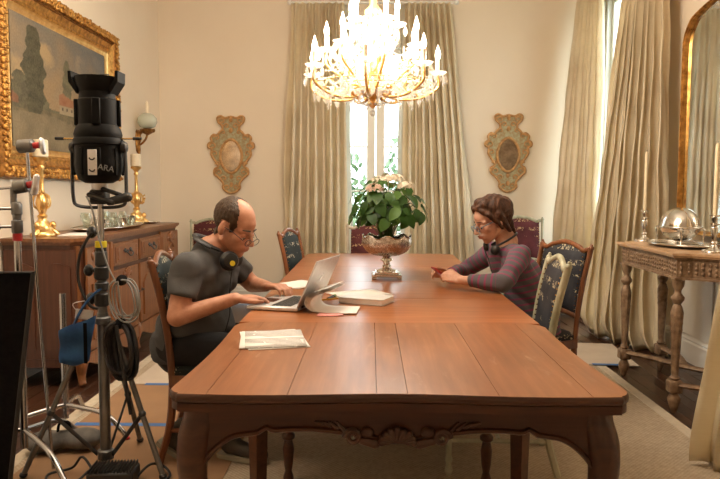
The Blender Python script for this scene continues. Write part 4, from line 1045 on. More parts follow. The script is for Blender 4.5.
# ------------------------------------------------------------------ silk curtains
def curtain(label, t0, t1, b0, b1, ztop, nf, at, ab, seed, pw=1.0, zb=.004, mat='silk', puddle=.0, lining=None):
    rs = random.Random(seed); t0, t1, b0, b1 = V((*t0, 0)), V((*t1, 0)), V((*b0, 0)), V((*b1, 0))
    o = thing('silk_curtain', label, 'curtain', (b0+b1)/2, 0, 'sage silk curtains')
    base = (b0+b1)/2; perp = V((-(t1-t0).y, (t1-t0).x, 0)).normalized(); pb = V((-(b1-b0).y, (b1-b0).x, 0)).normalized()
    ph = [rs.uniform(-.5, .5) for _ in range(12)]; am = [rs.uniform(.6, 1.3) for _ in range(nf+2)]
    def fn(u, v):
        w = v**pw; q = t0.lerp(t1, u).lerp(b0.lerp(b1, u), w); pp = perp.lerp(pb, v).normalized(); la = (t1-t0).normalized().lerp((b1-b0).normalized(), v)
        uu = u+.018*math.sin(2*math.pi*(1.3*u+.6*v)+ph[0]*6)*v+.012*math.sin(5*v+ph[1]*6)
        a = 2*math.pi*nf*uu; k = am[min(nf+1, max(0, int(uu*nf)))]
        A = at+(ab-at)*min(1, v*1.3)
        d = A*k*(math.sin(a)+.28*math.sin(2*a+ph[2]*6)+.18*math.sin(.5*a+ph[3]*6))
        l = A*.45*math.sin(2*a+ph[4]*4)*min(1, v*3)
        z = ztop+(zb-ztop)*v
        if v < .035: d *= .6+.4*v/.035
        if puddle and z < .22:
            s = (1-z/.22); d += puddle*s*s*(1+.5*math.sin(a*.5))
            z += .025*s*(.5+.5*math.sin(a*1.5+ph[5]*6))
        d += .010*math.sin(31*v+6*u*nf*.4)*v+.006*MN.noise(V((u*9, v*16, seed)))
        return q+pp*d+la*l+V((0, 0, z))-base
    m = MB(); m.grid(fn, nf*16, 64)
    p = m.build('panel', mat, o, smooth=180, fix=False); md = p.modifiers.new('thickness', 'SOLIDIFY'); md.thickness = .003; md.offset = 0
    if lining is not None:
        e = lining; sgn = 1 if e else -1
        lg = MB(); lg.grid(lambda u, v: fn(e, v)+(t1-t0).normalized()*sgn*(.05*u)+V((0, .07*u+.006*math.sin(20*v), 0)), 4, 40); q = lg.build('lining', 'silk_lining', o, smooth=180, fix=False); q.modifiers.new('thickness', 'SOLIDIFY').thickness = .002
    # pleated heading band
    h = MB()
    def hd(u, v):
        q = t0.lerp(t1, u); a = 2*math.pi*nf*u
        return q+perp*(at*.75*math.sin(a)+(-.008 if v < .5 else .008))+V((0, 0, ztop+.012-.09*(v if v < .5 else 1-v)*2))-base
    h.grid(hd, nf*14, 2); h.build('heading', mat, o, smooth=60, fix=False)
    return o
curtain('silk curtain on the left side of the back window', (-.88, 7.58), (-.30, 7.58), (-.97, 7.52), (-.24, 7.55), 3.33, 8, .040, .080, 1, lining=1)
curtain('silk curtain on the right side of the back window', (.36, 7.58), (.86, 7.58), (.36, 7.55), (1.18, 7.50), 3.33, 8, .040, .085, 2, puddle=.05, lining=0)
curtain('silk curtain in the back corner, far side of right window', (2.25, 7.55), (2.30, 6.98), (1.93, 7.42), (2.28, 6.86), 3.55, 7, .035, .055, 3, .9)
curtain('broad silk curtain between the right window and the mirror', (2.30, 6.18), (2.30, 5.50), (1.93, 6.22), (2.27, 5.22), 3.55, 8, .040, .075, 4, 1.0, puddle=.08)
curtain('silk curtain hem in the right foreground beside the console table', (2.05, 3.18), (2.33, 2.25), (1.52, 3.16), (2.30, 2.40), 3.45, 8, .035, .055, 5, 1.0, puddle=.06)
def rod(label, p0, p1):
    o = thing('curtain_rod', label, 'curtain rod', p0, 0, 'curtain rods'); d = V(p1)-V(p0)
    m = MB(); m.tube([(0, 0, 0), d], .016, 12); m.build('pole', 'frame_white', o)
    for q in (V((0, 0, 0)), d): m = MB(); m.ell(q, .028); m.build('finial', 'frame_white', o, smooth=60)
    for t in (.06, .94):
        m = MB(); a = d*t; n = V((0, 1, 0)) if abs(d.x) > abs(d.y) else V((1, 0, 0)); m.tube([a, a+n*(.14 if abs(d.x) > abs(d.y) else .13)], .010, 8); m.build('bracket', 'frame_white', o)
rod('white curtain rod over the back window', (-.90, 7.60, 3.355), (.92, 7.60, 3.355))
rod('white curtain rod over the right window', (2.315, 7.58, 3.575), (2.315, 5.45, 3.575))
rod('white curtain rod over the near side window', (2.03, 3.25, 3.475), (2.36, 2.16, 3.475))

# ------------------------------------------------------------------ chandelier
CX, CY = .008, 3.80
cd = thing('chandelier', 'gilt and crystal chandelier with lit candle bulbs over the table', 'chandelier', (CX, CY, 1.738))
zz = lambda z: z-1.78
m = MB(); m.lathe([(r, zz(z)) for r, z in ((.002, 1.80), (.02, 1.815), (.03, 1.83), (.018, 1.85), (.05, 1.87), (.085, 1.895), (.07, 1.92), (.03, 1.94), (.025, 2.02), (.05, 2.06), (.055, 2.10), (.03, 2.14), (.022, 2.24), (.045, 2.28), (.045, 2.33), (.02, 2.36), (.018, 2.55), (.04, 2.58), (.02, 2.62), (.012, 2.7))], n=20); m.build('column', 'gilt_bright', cd, smooth=50)
m = MB(); m.tube([(0, 0, zz(2.68)), (0, 0, zz(3.72))], .007, 8); m.lathe([(.007, zz(3.66)), (.05, zz(3.69)), (.065, zz(3.74))], n=20); m.build('chain', 'gilt_bright', cd)
pend = MB(); pend.lathe([(.0015, -.056), (.008, -.047), (.0115, -.036), (.0095, -.018), (.004, -.006), (.0015, 0)], n=6); pend_me = pend.mesh('crystal_pendant', 'crystal', 0, True)
drop = MB(); drop.lathe([(.001, -.040), (.009, -.030), (.011, -.022), (.007, -.010), (.001, 0)], n=8); drop_me = drop.mesh('crystal_drop', 'crystal', 0, True)
spk = MB(); spk.lathe([(.001, -.075), (.006, -.060), (.005, -.010), (.001, 0)], n=5); spk_me = spk.mesh('crystal_spear', 'crystal', 0, True)
bob = MB(); bob.lathe([(.012, 0), (.030, .004), (.050, .018), (.052, .022), (.046, .019), (.028, .009), (.012, .006)], n=18); bob_me = bob.mesh('drip_pan', 'crystal', 50, True)
cand = MB(); cand.lathe([(.013, .0), (.0145, .008), (.0125, .012), (.0125, .082), (.010, .084)], n=12); cand_me = cand.mesh('candle_sleeve', 'candle_cream', 40, True)
bulb = MB(); bulb.lathe([(.007, .0), (.0135, .014), (.015, .026), (.011, .044), (.005, .062), (.001, .078)], n=12); bulb_me = bulb.mesh('flame_bulb', 'bulb_glow', 60, True)
beads = MB()
def garland(p, q, sag, n):
    for k in range(n):
        t = (k+.5)/n; c = V(p).lerp(V(q), t)+V((0, 0, -sag*4*t*(1-t))); beads.ell(c, .0052, nu=6, nv=4)
rings = [(7, .362, 1.985, .12, .0), (7, .255, 2.105, .45, .02), (5, .135, 2.245, .2, .10)]
tips = []
rs = random.Random(21)
for ri, (n, r, z, ph, z0) in enumerate(rings):
    for k in range(n):
        a = ph+2*math.pi*k/n; c, s = math.cos(a), math.sin(a)
        pts = [(.03, 1.905+z0*1.3), (r*.35, 1.855+z0*2.6), (r*.72, z-.125), (r*.98, z-.075), (r*1.02, z-.03), (r, z)]
        arm = MB(); arm.tube(cr([(x*c, x*s, zz(w)) for x, w in pts], 5), .0075, 7)
        arm.tube([((r*.74+.032*math.cos(t))*c, (r*.74+.032*math.cos(t))*s, zz(z-.085)+.032*math.sin(t)) for t in [q*.45 for q in range(12)]], .0055, 6)
        A = arm.build('arm', 'gilt_bright', cd, smooth=60)
        tip = V((r*c, r*s, zz(z))); tips.append((tip, a, ri))
        link('drip_pan', bob_me, A, loc=tip)
        cs = link('candle_sleeve', cand_me, cd, loc=tip+V((0, 0, .008)))
        link('flame_bulb', bulb_me, cs, loc=(0, 0, .083))
        pl_ = bpy.data.lights.new('filament', 'POINT'); pl_.energy = BULB; pl_.color = (1.0, .86, .69); pl_.shadow_soft_size = .010
        po = bpy.data.objects.new('filament', pl_); COL.objects.link(po); po.parent = cs; po.location = (0, 0, .109)
        for q in range(6 if ri < 2 else 3):
            b = 2*math.pi*q/(6 if ri < 2 else 3)+a; link('crystal_pendant', (pend_me, drop_me, spk_me)[(q+k) % 3], cd, loc=tip+V((.046*math.cos(b), .046*math.sin(b), .010)), rot=(0, 0, b))
        garland(tip+V((-.03*c, -.03*s, -.0)), V((.06*c, .06*s, zz(2.16+z0))), .06, 18)
        a2 = ph+2*math.pi*(k+1)/n; garland(tip, V((r*math.cos(a2), r*math.sin(a2), zz(z))), .085, 22)
for k in range(24):
    a = 2*math.pi*k/24; link('crystal_pendant', pend_me if k % 2 else drop_me, cd, loc=(.10*math.cos(a), .10*math.sin(a), zz(1.905)), rot=(0, 0, a))
for k in range(22):
    a = 2*math.pi*k/22+.1; link('crystal_pendant', drop_me if k % 2 else spk_me, cd, loc=(.21*math.cos(a), .21*math.sin(a), zz(1.915+.02*(k % 2))), rot=(0, 0, a))
for k in range(16):
    a = 2*math.pi*k/16; link('crystal_pendant', pend_me, cd, loc=(.06*math.cos(a), .06*math.sin(a), zz(2.10+.04*(k % 3))), rot=(0, 0, a))
for k in range(26):
    a = 2*math.pi*k/26+.2; link('crystal_pendant', (pend_me, spk_me)[k % 2], cd, loc=((.15+.02*(k % 3))*math.cos(a), (.15+.02*(k % 3))*math.sin(a), zz(2.02+.05*(k % 3))), rot=(0, 0, a))
for k in range(14): garland((.21*math.cos(k*.449), .21*math.sin(k*.449), zz(1.94)), (.03*math.cos(k*.449), .03*math.sin(k*.449), zz(1.82)), .03, 14); garland((.05*math.cos(k*.449), .05*math.sin(k*.449), zz(2.30)), (.13*math.cos(k*.449+.2), .13*math.sin(k*.449+.2), zz(2.03)), .02, 18)
for k in range(48):
    a = 2*math.pi*k/48; rr = (.30, .26, .33)[k % 3]; w = (1.90, 1.885, 1.925)[k % 3]
    link('crystal_pendant', (pend_me, drop_me, spk_me)[(k//2) % 3], cd, loc=(rr*math.cos(a), rr*math.sin(a), zz(w)), rot=(0, 0, a)).scale = (1.15, 1.15, 1.15)
for k in range(24):
    a = 2*math.pi*k/24; garland((.33*math.cos(a), .33*math.sin(a), zz(1.93)), (.10*math.cos(a), .10*math.sin(a), zz(1.90)), .035, 20); garland((.33*math.cos(a), .33*math.sin(a), zz(1.925)), (.33*math.cos(a+.262), .33*math.sin(a+.262), zz(1.925)), .03, 9)
m = MB(); m.tube([(.33*math.cos(a), .33*math.sin(a), zz(1.928)) for a in [k*2*math.pi/48 for k in range(48)]], .003, 5, True); m.build('hoop', 'gilt_bright', cd, smooth=60)
beads.build('bead_garlands', 'crystal', cd, smooth=60, fix=False, kind='stuff')
m = MB(); m.ell((0, 0, zz(1.775)), .017, nu=10, nv=7); m.build('crystal_ball', 'crystal', cd, smooth=0)
for rr, w in ((.21, 1.925), (.10, 1.91)):
    m = MB(); m.tube([(rr*math.cos(a), rr*math.sin(a), zz(w)) for a in [k*2*math.pi/36 for k in range(36)]], .005, 6, True); m.build('hoop', 'gilt_bright', cd, smooth=60)
for k in range(7):
    a = .12+2*math.pi*k/7; c, s = math.cos(a), math.sin(a); m = MB()
    m.tube([((.11+.05*math.cos(t)*(1-t/11))*c, (.11+.05*math.cos(t)*(1-t/11))*s, zz(1.885)+.045*math.sin(t)*(1-t/11)) for t in [q*.42 for q in range(16)]], .008, 7); m.build('scroll', 'gilt', cd, smooth=60)

# ------------------------------------------------------------------ urn with plant
UX, UY, UZ = .10, 4.245, .762
ur = thing('silver_urn', 'embossed silver footed bowl on a square base on the table', 'urn', (UX, UY, UZ))
m = MB(); m.box((0, 0, .020), (.185, .185, .016), .004); m.box((0, 0, .034), (.15, .15, .012), .003)
for a in (-1, 1):
    for b in (-1, 1): m.box((a*.078, b*.078, .006), (.03, .03, .012), .003)
m.build('base', 'silver', ur, smooth=30)
m = MB(); m.lathe([(.062, .04), (.060, .048), (.035, .056), (.022, .066), (.032, .074), (.020, .083), (.022, .10), (.038, .112), (.036, .122), (.022, .128), (.03, .135)], n=24); m.build('stem', 'silver', ur, smooth=50)
m = MB()
def bowl(u, v):
    a = 2*math.pi*u; r = float(np.interp(v, [0, .15, .35, .6, .8, 1], [.03, .085, .125, .150, .155, .150])); z = .135+.125*(v**1.35)
    if v > .85: z += .010*math.cos(8*a)*(v-.85)/.15
    r += .002*math.cos(24*a); return V((r*math.cos(a), r*math.sin(a), z))
m.grid(bowl, 72, 14, True); m.grid(lambda u, v: bowl(u, 1-v*.6)*.985+V((0, 0, .004)), 72, 8, True); m.build('bowl', 'silver_embossed', ur, smooth=60, fix=False)
m = MB(); m.tube([V((.151*math.cos(a), .151*math.sin(a), .260+.010*math.cos(8*a))) for a in [k*2*math.pi/72 for k in range(72)]], .0045, 6, True); m.build('rim', 'silver', ur, smooth=60)
pl = thing('potted_plant', 'leafy green flowering plant in the silver bowl', 'plant', (UX, UY, UZ+.225))
m = MB(); m.lathe([(.128, 0), (.13, .012), (.08, .022), (.001, .026)], n=24); m.build('soil', 'ceramic_soil', pl, smooth=50)
lm = MB()
def leaf(u, v):
    t = v; w = .5*math.sin(math.pi*min(1, t**.75))**.85*.62; x = (u-.5)*2*w
    return V((t, x, -.28*t*t+.10*abs(x)*1.5-.02*math.cos(9*t)*abs(x)))
lm.grid(leaf, 4, 7); leaf_me = lm.mesh('leaf', 'leaf', 60, True)
rs = random.Random(4); st = []
NL = 165
for k in range(NL):
    g = .5*(math.sqrt(5)-1); a = 2*math.pi*k*g; t = (k+.5)/NL; el = math.asin(1-1.02*t)
    Rr = .11+.125*rs.random()
    rad = V((math.cos(el)*math.cos(a), math.cos(el)*math.sin(a), math.sin(el)))
    c = V((rad.x*Rr*1.12, rad.y*Rr*1.12, .135+rad.z*Rr*1.12)); L = .060+.040*rs.random()
    nrm = (rad+V((0, -.25, .55))+V((rs.uniform(-.4, .4), rs.uniform(-.4, .4), rs.uniform(-.2, .3)))).normalized()
    d = V((math.cos(a), math.sin(a), -.1))+V((-math.sin(a), math.cos(a), 0))*rs.uniform(-.9, .9); d = (d-nrm*d.dot(nrm)).normalized(); y_ = nrm.cross(d)
    M = Matrix((d, y_, nrm)).transposed()
    lo = link('leaf', leaf_me, pl, loc=c-d*L*.35, rot=M.to_euler()); lo.scale = (L*1.05, L*1.2, L)
    if k % 3 == 0: st.append(c-d*L*.35)
sm = MB()
for c in st: sm.tube(cr([(c.x*.15, c.y*.15, .01), (c.x*.4, c.y*.4, c.z*.55), c], 4), .0028, 5)
sm.build('stems', 'stem_green', pl, smooth=60, fix=False, kind='stuff')
def head(c, r, mat, seed):
    q = random.Random(seed); f = MB()
    for k in range(46):
        d = V((q.gauss(0, 1), q.gauss(0, 1), abs(q.gauss(0, 1))*.8)).normalized(); p = V(c)+V((d.x*r, d.y*r, d.z*r*.62))
        Mq = d.to_track_quat('Z', 'Y').to_matrix(); tw = q.random()*1.5
        for j in range(4):
            b = tw+j*1.5708; x, y = Mq @ V((math.cos(b), math.sin(b), .25)), Mq @ V((-math.sin(b), math.cos(b), 0)); s = .0125
            f.add([p, p+x*s*.6+y*s*.55, p+x*s*1.2, p+x*s*.6-y*s*.55], [(0, 1, 2, 3)])
    f.tube([V(c)+V((0, 0, r*.3)), (c[0]*.3, c[1]*.3, .05)], .003, 5)
    f.build('flower_head', mat, pl, smooth=0, fix=False)
head((.005, -.07, .385), .066, 'petal', 1); head((.115, -.08, .340), .052, 'petal', 2); head((-.080, -.13, .325), .052, 'petal_pink', 3); head((.05, .08, .385), .06, 'petal', 4); head((-.05, .0, .375), .05, 'petal', 5)

# ------------------------------------------------------------------ things on the table
TT = .7605
lp = thing('laptop', 'open silver laptop in front of the man', 'laptop', (-.405, 3.215, TT), R(-14.8))
m = MB(); m.box((0, 0, .011), (.25, .345, .018), .004); m.build('base', 'aluminium', lp)
m = MB()
for i in range(5):
    for j in range(14): m.box((-.005+.0195*i, -.132+.0203*j, .0212), (.016, .0165, .0022), .0006)
m.build('keys', 'black_plastic', lp, kind='stuff')
m = MB(); m.box((-.078, 0, .0203), (.075, .105, .0008)); m.build('trackpad', 'chrome', lp)
Ms = Matrix.Translation((.122, 0, .018)) @ Matrix.Rotation(R(24), 4, 'Y')
s = MB(); s.box((0, 0, .118), (.007, .345, .235), .003); s.xf(Ms); S = s.build('screen_lid', 'aluminium', lp)
s = MB(); s.box((-.0042, 0, .12), (.0008, .325, .205)); s.xf(Ms); s.build('display', 'black_plastic', S)
s = MB(); s.lathe([(.001, 0), (.016, 0), (.016, .0008), (.001, .0008)], (.0036, 0, .13), 20, Matrix.Rotation(R(90), 3, 'Y')); s.ell((.004, .004, .155), (.0006, .004, .006), nu=8, nv=5); s.xf(Ms); s.build('lid_emblem', 'chrome', S)
m = MB(); m.tube([(.124, -.12, .016), (.124, .12, .016)], .007, 8); m.build('hinge', 'black_plastic', lp)
# script with curled pages
cu = thing('curled_script', 'white script with its pages curled over beside the laptop', 'script', (-.185, 3.045, TT), R(-8))
prof = [(.105, .002), (.04, .002), (-.03, .0025), (-.075, .010), (-.100, .034), (-.098, .064), (-.070, .090), (-.030, .105), (.020, .122)]
def curl(dx, w0, w1, sc):
    P = cr([(x*sc+dx, 0, z*sc+.001) for x, z in prof], 5); m = MB(); n = len(P)
    def f(u, v):
        p = P[min(n-1, int(round(u*(n-1))))]; q = u; y0 = w0+.03*(1-q); y1 = w1
        return V((p.x+.02*v*q, y0+(y1-y0)*v, p.z))
    m.grid(f, n-1, 6); return m
for k in range(4):
    p = curl(.004*k, -.075, .14, 1-.035*k).build('page', 'paper', cu, smooth=60, fix=False); md = p.modifiers.new('thickness', 'SOLIDIFY'); md.thickness = .0006
m = MB(); m.prism([(.06, -.06), (.13, -.05), (.12, .13), (.03, .12)], .0036, .0056); m.build('back_pages', 'paper', cu, smooth=0)
def sheets(name, label, cat, c, rz, w, h, n, mat, group=None):
    o = thing(name, label, cat, c, R(rz), group); rs = random.Random(int(abs(c[0])*1000)+n)
    for k in range(n):
        q = MB(); a = rs.uniform(-.06, .06); dx, dy = rs.uniform(-.012, .012), rs.uniform(-.012, .012)
        cl = rs.uniform(.0, .006)
        q.grid(lambda u, v: V(((u-.5)*w, (v-.5)*h, .0011*k+cl*max(0, u-.6)*max(0, v-.2))), 5, 5); q.xf(Matrix.Translation((dx, dy, .0006)) @ Matrix.Rotation(a, 4, 'Z'))
        p = q.build('sheet', mat if k == n-1 else 'paper', o, smooth=60, fix=False); md = p.modifiers.new('thickness', 'SOLIDIFY'); md.thickness = .0009
    return o
sheets('paper_stack', 'stack of printed sheets on the near end of the table', 'papers', (-.362, 2.462, TT), 12, .215, .285, 5, 'paper_print')
sheets('paper_stack', 'loose papers beyond the laptop at the table edge', 'papers', (-.42, 3.92, TT), -35, .215, .28, 4, 'paper')
bo = thing('paperback_book', 'white paperback book lying beside the curled script', 'book', (-.02, 3.31, TT), R(-22))
m = MB(); m.box((0, 0, .015), (.225, .155, .024), .001); m.build('pages', 'paper', bo); m = MB(); m.box((.002, 0, .0285), (.232, .16, .0016), .0005); m.box((.002, 0, .0012), (.232, .16, .0016), .0005); m.box((-.1135, 0, .015), (.0015, .16, .0285), .0005); m.build('cover', 'white_plastic', bo)
sheets('paper_stack', 'white papers lying behind the paperback book', 'papers', (-.06, 3.56, TT), -62, .215, .28, 6, 'paper')
pc = thing('pencil', 'yellow pencil lying against the white book', 'pencil', (-.175, 3.30, TT+.012), R(8))
m = MB(); m.tube([(-.07, 0, 0), (.075, 0, .012)], .0042, 6); m.build('shaft', 'pencil_yellow', pc, smooth=0); m = MB(); m.tube([(-.085, 0, -.001), (-.07, 0, 0)], .0045, 8); m.build('eraser', 'pink_paper', pc); m = MB(); m.tube([(.075, 0, .012), (.094, 0, .0136)], [.0042, .0006], 6); m.build('tip', 'board_pale', pc)
mk = thing('marker_pen', 'dark green marker lying by the curled script', 'marker', (-.20, 3.40, TT+.008), R(75)); m = MB(); m.tube([(-.05, 0, 0), (.04, 0, 0)], .007, 10); m.build('barrel', 'black_plastic', mk); m = MB(); m.tube([(.04, 0, 0), (.068, 0, 0)], .0078, 10); m.build('cap', 'stem_green', mk)
sn = thing('sticky_notes', 'pink sticky notes under the curled script', 'notes', (-.175, 2.965, TT), R(-6))
for k in range(3): m = MB(); m.box((.018*k-.02, .004*k, .0006+.0009*k), (.075, .075, .0008)); m.xf(Matrix.Rotation(.12*k, 4, 'Z')); m.build('note', 'pink_paper', sn, smooth=0)

# ------------------------------------------------------------------ stage light on its stand
LX, LY = -1.21, 3.02
ls = thing('light_stand', 'grey tripod lighting stand on the tan floor boards', 'light stand', (LX, LY, .0145))
def lsb(m, name, mat, parent=ls, smooth=40): return m.build(name, mat, parent, smooth=smooth)
m = MB(); m.tube([(0, 0, .07), (0, 0, .74)], .024, 16); lsb(m, 'lower_tube', 'grey_metal')
m = MB(); m.tube([(0, 0, .74), (0, 0, 1.02)], .020, 16); lsb(m, 'middle_tube', 'grey_metal')
m = MB(); m.tube([(.002, 0, 1.02), (.002, 0, 1.24)], .014, 14); lsb(m, 'top_spigot', 'chrome')
for z, r, h, mt in ((.80, .033, .06, 'black_plastic'), (.86, .030, .04, 'dark_metal'), (.92, .031, .06, 'black_plastic'), (.985, .027, .07, 'dark_metal'), (1.03, .024, .05, 'black_plastic'), (.705, .036, .035, 'grey_metal'), (.085, .036, .05, 'grey_metal')):
    m = MB(); m.lathe([(r*.8, z-h/2), (r, z-h/2+.006), (r, z+h/2-.006), (r*.8, z+h/2)], n=16); lsb(m, 'collar', mt)
m = MB(); m.lathe([(.0245, 1.035), (.0255, 1.036), (.0255, 1.062), (.0245, 1.063)], n=16); lsb(m, 'tape_band', 'yellow_tape')
for z, a in ((1.10, 2.6), (.93, 3.0), (.80, 2.8)):
    m = MB(); c, s = math.cos(a), math.sin(a); m.tube([(0, 0, z), (.05*c, .05*s, z)], .008, 8); m.ell((.062*c, .062*s, z), (.022, .022, .028)); lsb(m, 'clamp_knob', 'black_plastic', smooth=60)
feet = [(-.345, -.075), (.285, -.075), (.03, .37)]
for fx_, fy_ in feet:
    d = V((fx_, fy_, 0)).normalized(); a = d*.045+V((0, 0, .705)); b = V((fx_, fy_, .014))
    m = MB(); m.tube([a, b], .0125, 10); L = lsb(m, 'leg', 'grey_metal')
    m = MB(); m.ell(b, (.018, .018, .014)); lsb(m, 'rubber_foot', 'rubber_black', L, 60)
    j = a.lerp(b, .60); m = MB(); m.tube([d*.034+V((0, 0, .085)), j], .0095, 8, flat=(1, .5)); lsb(m, 'brace', 'dark_metal')
    m = MB(); m.ell(j, .017); lsb(m, 'brace_joint', 'dark_metal', smooth=60)
# the lamp
lk = thing('stage_light', 'black ellipsoidal stage spotlight pointing up on the stand', 'stage light', (LX, LY, 1.23))
def lz(z): return z-1.23
m = MB(); m.lathe([(r, lz(z)) for r, z in ((.03, 1.335), (.058, 1.337), (.085, 1.352), (.099, 1.385), (.102, 1.42), (.100, 1.47), (.100, 1.502))], n=28)
for k in range(8): a = k*.785+.39; m.box((.100*math.cos(a), .100*math.sin(a), lz(1.43)), (.010, .016, .12), .003, Matrix.Rotation(a, 3, 'Z'))
m.build('reflector_housing', 'black_paint', lk, smooth=40)
m = MB(); m.lathe([(r, lz(z)) for r, z in ((.100, 1.502), (.107, 1.506), (.107, 1.525), (.100, 1.535), (.103, 1.55), (.096, 1.575), (.085, 1.592))], n=28); m.build('shutter_ring', 'black_paint', lk, smooth=40)
m = MB(); m.lathe([(r, lz(z)) for r, z in ((.083, 1.59), (.083, 1.70), (.078, 1.705), (.076, 1.735))], n=28)
for k in (0, 1, 2, 3): a = k*1.5708+.3; m.box((.088*math.cos(a), .088*math.sin(a), lz(1.645)), (.018, .035, .115), .004, Matrix.Rotation(a, 3, 'Z'))
m.build('lens_barrel', 'black_paint', lk, smooth=40)
m = MB(); m.lathe([(r, lz(z)) for r, z in ((.076, 1.735), (.082, 1.75), (.092, 1.785), (.094, 1.80), (.088, 1.80), (.080, 1.77), (.06, 1.755))], n=28); m.build('lens_hood', 'black_paint', lk, smooth=40)
for sx in (-1, 1):
    m = MB(); m.prism([(sx*.074, lz(1.725)), (sx*.108, lz(1.775)), (sx*.110, lz(1.822)), (sx*.096, lz(1.822)), (sx*.094, lz(1.79)), (sx*.07, lz(1.755))], -.045, .045, 'xz'); m.build('gel_holder', 'black_paint', lk, smooth=0)
m = MB(); m.tube([V((-.02, .085, lz(1.80))), (-.02, .085, lz(1.828)), (.02, .085, lz(1.828)), (.02, .085, lz(1.80))], .0025, 6); m.build('retaining_clip', 'dark_metal', lk)
m = MB(); m.lathe([(.001, lz(1.752)), (.04, lz(1.756)), (.074, lz(1.750))], n=24); m.build('front_lens', 'clear_glass', lk, smooth=60)
m = MB(); m.tube(cr([(-.118, 0, lz(1.505)), (-.120, 0, lz(1.40)), (-.118, 0, lz(1.27)), (-.095, 0, lz(1.235)), (0, 0, lz(1.228)), (.095, 0, lz(1.235)), (.118, 0, lz(1.27)), (.120, 0, lz(1.40)), (.118, 0, lz(1.505))], 5), .0075, 8, flat=(1.0, 1.5)); m.build('yoke', 'dark_metal', lk, smooth=60)
for q in (-1, 1):
    m = MB(); m.lathe([(.026, 0), (.028, .008), (.022, .02), (.008, .024)], (q*.105, 0, lz(1.495)), 12, Matrix.Rotation(R(90*q), 3, 'Y')); m.build('yoke_knob', 'black_plastic', lk, smooth=40)
    m = MB(); m.tube([(q*.10, .0, lz(1.532)), (q*.155, 0, lz(1.533))], .004, 7); s = m.build('shutter_handle', 'brass', lk); m = MB(); m.tube([(q*.155, 0, lz(1.533)), (q*.192, 0, lz(1.534))], .007, 8); m.build('grip', 'black_plastic', s)
m = MB(); m.box((.012, -.101, lz(1.425)), (.040, .006, .11), .002); pz = m.build('label_plate', 'aluminium', lk)
m = MB()
for zc in (1.445, 1.395): m.tube([(.012+.011*math.cos(a), -.1055, lz(zc)+.009*math.sin(a)) for a in [math.pi+k*math.pi/8 for k in range(9)]], .003, 6)
m.build('arrow_mark', 'black_plastic', pz)
text_part('ARA', .036, 'grey_cable', lk, Matrix.Translation((.064, -.0845, lz(1.400))) @ Matrix.Rotation(R(34), 4, 'Z') @ Matrix.Rotation(R(90), 4, 'X') @ Matrix.Rotation(R(-10), 4, 'Z'), .001, 'chalk_lettering')
m = MB(); m.lathe([(.03, lz(1.305)), (.034, lz(1.31)), (.034, lz(1.335)), (.03, lz(1.338))], n=18); m.build('lamp_cap_ring', 'aluminium', lk)
m = MB(); m.box((0, 0, lz(1.275)), (.075, .06, .065), .008); m.build('lamp_cap', 'black_plastic', lk)
m = MB(); m.cap((-.03, -.04, lz(1.285)), (.075, -.05, lz(1.252)), .012, .013, 9); m.cap((.03, -.035, lz(1.31)), (.10, -.02, lz(1.285)), .010, .010, 9); m.cap((.06, -.04, lz(1.255)), (.135, -.03, lz(1.275)), .018, .022, 10); m.build('clamp', 'black_plastic', lk, smooth=60)
sp = bpy.data.lights.new('added_bounce_fill', 'SPOT'); sp.energy = BOUNCE_FILL; sp.color = (1.0, .87, .71); sp.spot_size = R(70); sp.spot_blend = .6; sp.shadow_soft_size = .06  # beam assumed lit, added as warm fill bounced off the ceiling
spo = bpy.data.objects.new('added_bounce_fill', sp); COL.objects.link(spo); spo.parent = lk; spo.location = (0, 0, lz(1.82)); spo.rotation_euler = (R(180), 0, 0)

def cable(name, label, pts, r, mat, n=6, group=None):
    m = MB(); m.tube(cr(pts, n), r, 7); return m.build(name, mat, smooth=60, label=label, cat='cable', group=group)
# coiled cables and pouch hanging on the stand
def coil(name, label, c, rx, rz, n, r, mat, seed, tail, tie):
    o = thing(name, label, 'cable', c); rs = random.Random(seed)
    for k in range(n):
        m = MB(); a0 = rs.uniform(-.2, .2); kx, kz = rx*rs.uniform(.75, 1.1), rz*rs.uniform(.88, 1.06); dy = -.03+.06*k/n; sh = rs.uniform(-.012, .02)
        m.tube([(kx*math.sin(a)+sh+.35*rx*(1-math.cos(a))/2, dy+.01*math.sin(3*a), -kz*(1-math.cos(a))) for a in [q*2*math.pi/26 for q in range(26)]], r, 6, True); m.build('loop', mat, o, smooth=60)
    m = MB(); m.tube(cr([(0, -.04, -.005), (tail[0]*.5, -.045, tail[1]*.5), (tail[0], -.04, tail[1])], 6), r, 6); m.build('tail', mat, o, smooth=60)
    m = MB(); m.ell((.003, 0, -.005), (.022, .042, .024)); m.build('tie', tie, o, smooth=60); return o
coil('cable_coil', 'coil of black cable hanging from the lighting stand', (LX+.105, LY-.075, .725), .055, .125, 9, .0085, 'rubber_black', 2, (.055, -.40), 'black_cloth')
pg = MB()
coil('cable_coil', 'coil of pale grey cable hanging beside the sideboard drawers', (LX+.110, LY-.06, .915), .060, .092, 5, .0036, 'grey_cable', 5, (.02, -.17), 'black_cloth')
cable('power_cable', 'pale cable running from the stage light down the stand', [(LX-.035, LY-.06, 1.28), (LX-.01, LY-.06, 1.22), (LX+.005, LY-.05, 1.13), (LX+.05, LY-.06, .98), (LX+.095, LY-.06, .885)], .0038, 'grey_cable')
cable('power_cable', 'black cable looped along the clutch of the lighting stand', [(LX-.02, LY-.05, 1.12), (LX-.075, LY-.05, 1.02), (LX-.085, LY-.045, .90), (LX-.04, LY-.05, .80), (LX+.0, LY-.05, .78)], .007, 'rubber_black')
pc = thing('blue_pouch', 'blue cloth pouch hanging from the lighting stand', 'pouch', (LX-.085, LY-.07, .605))
m = MB()
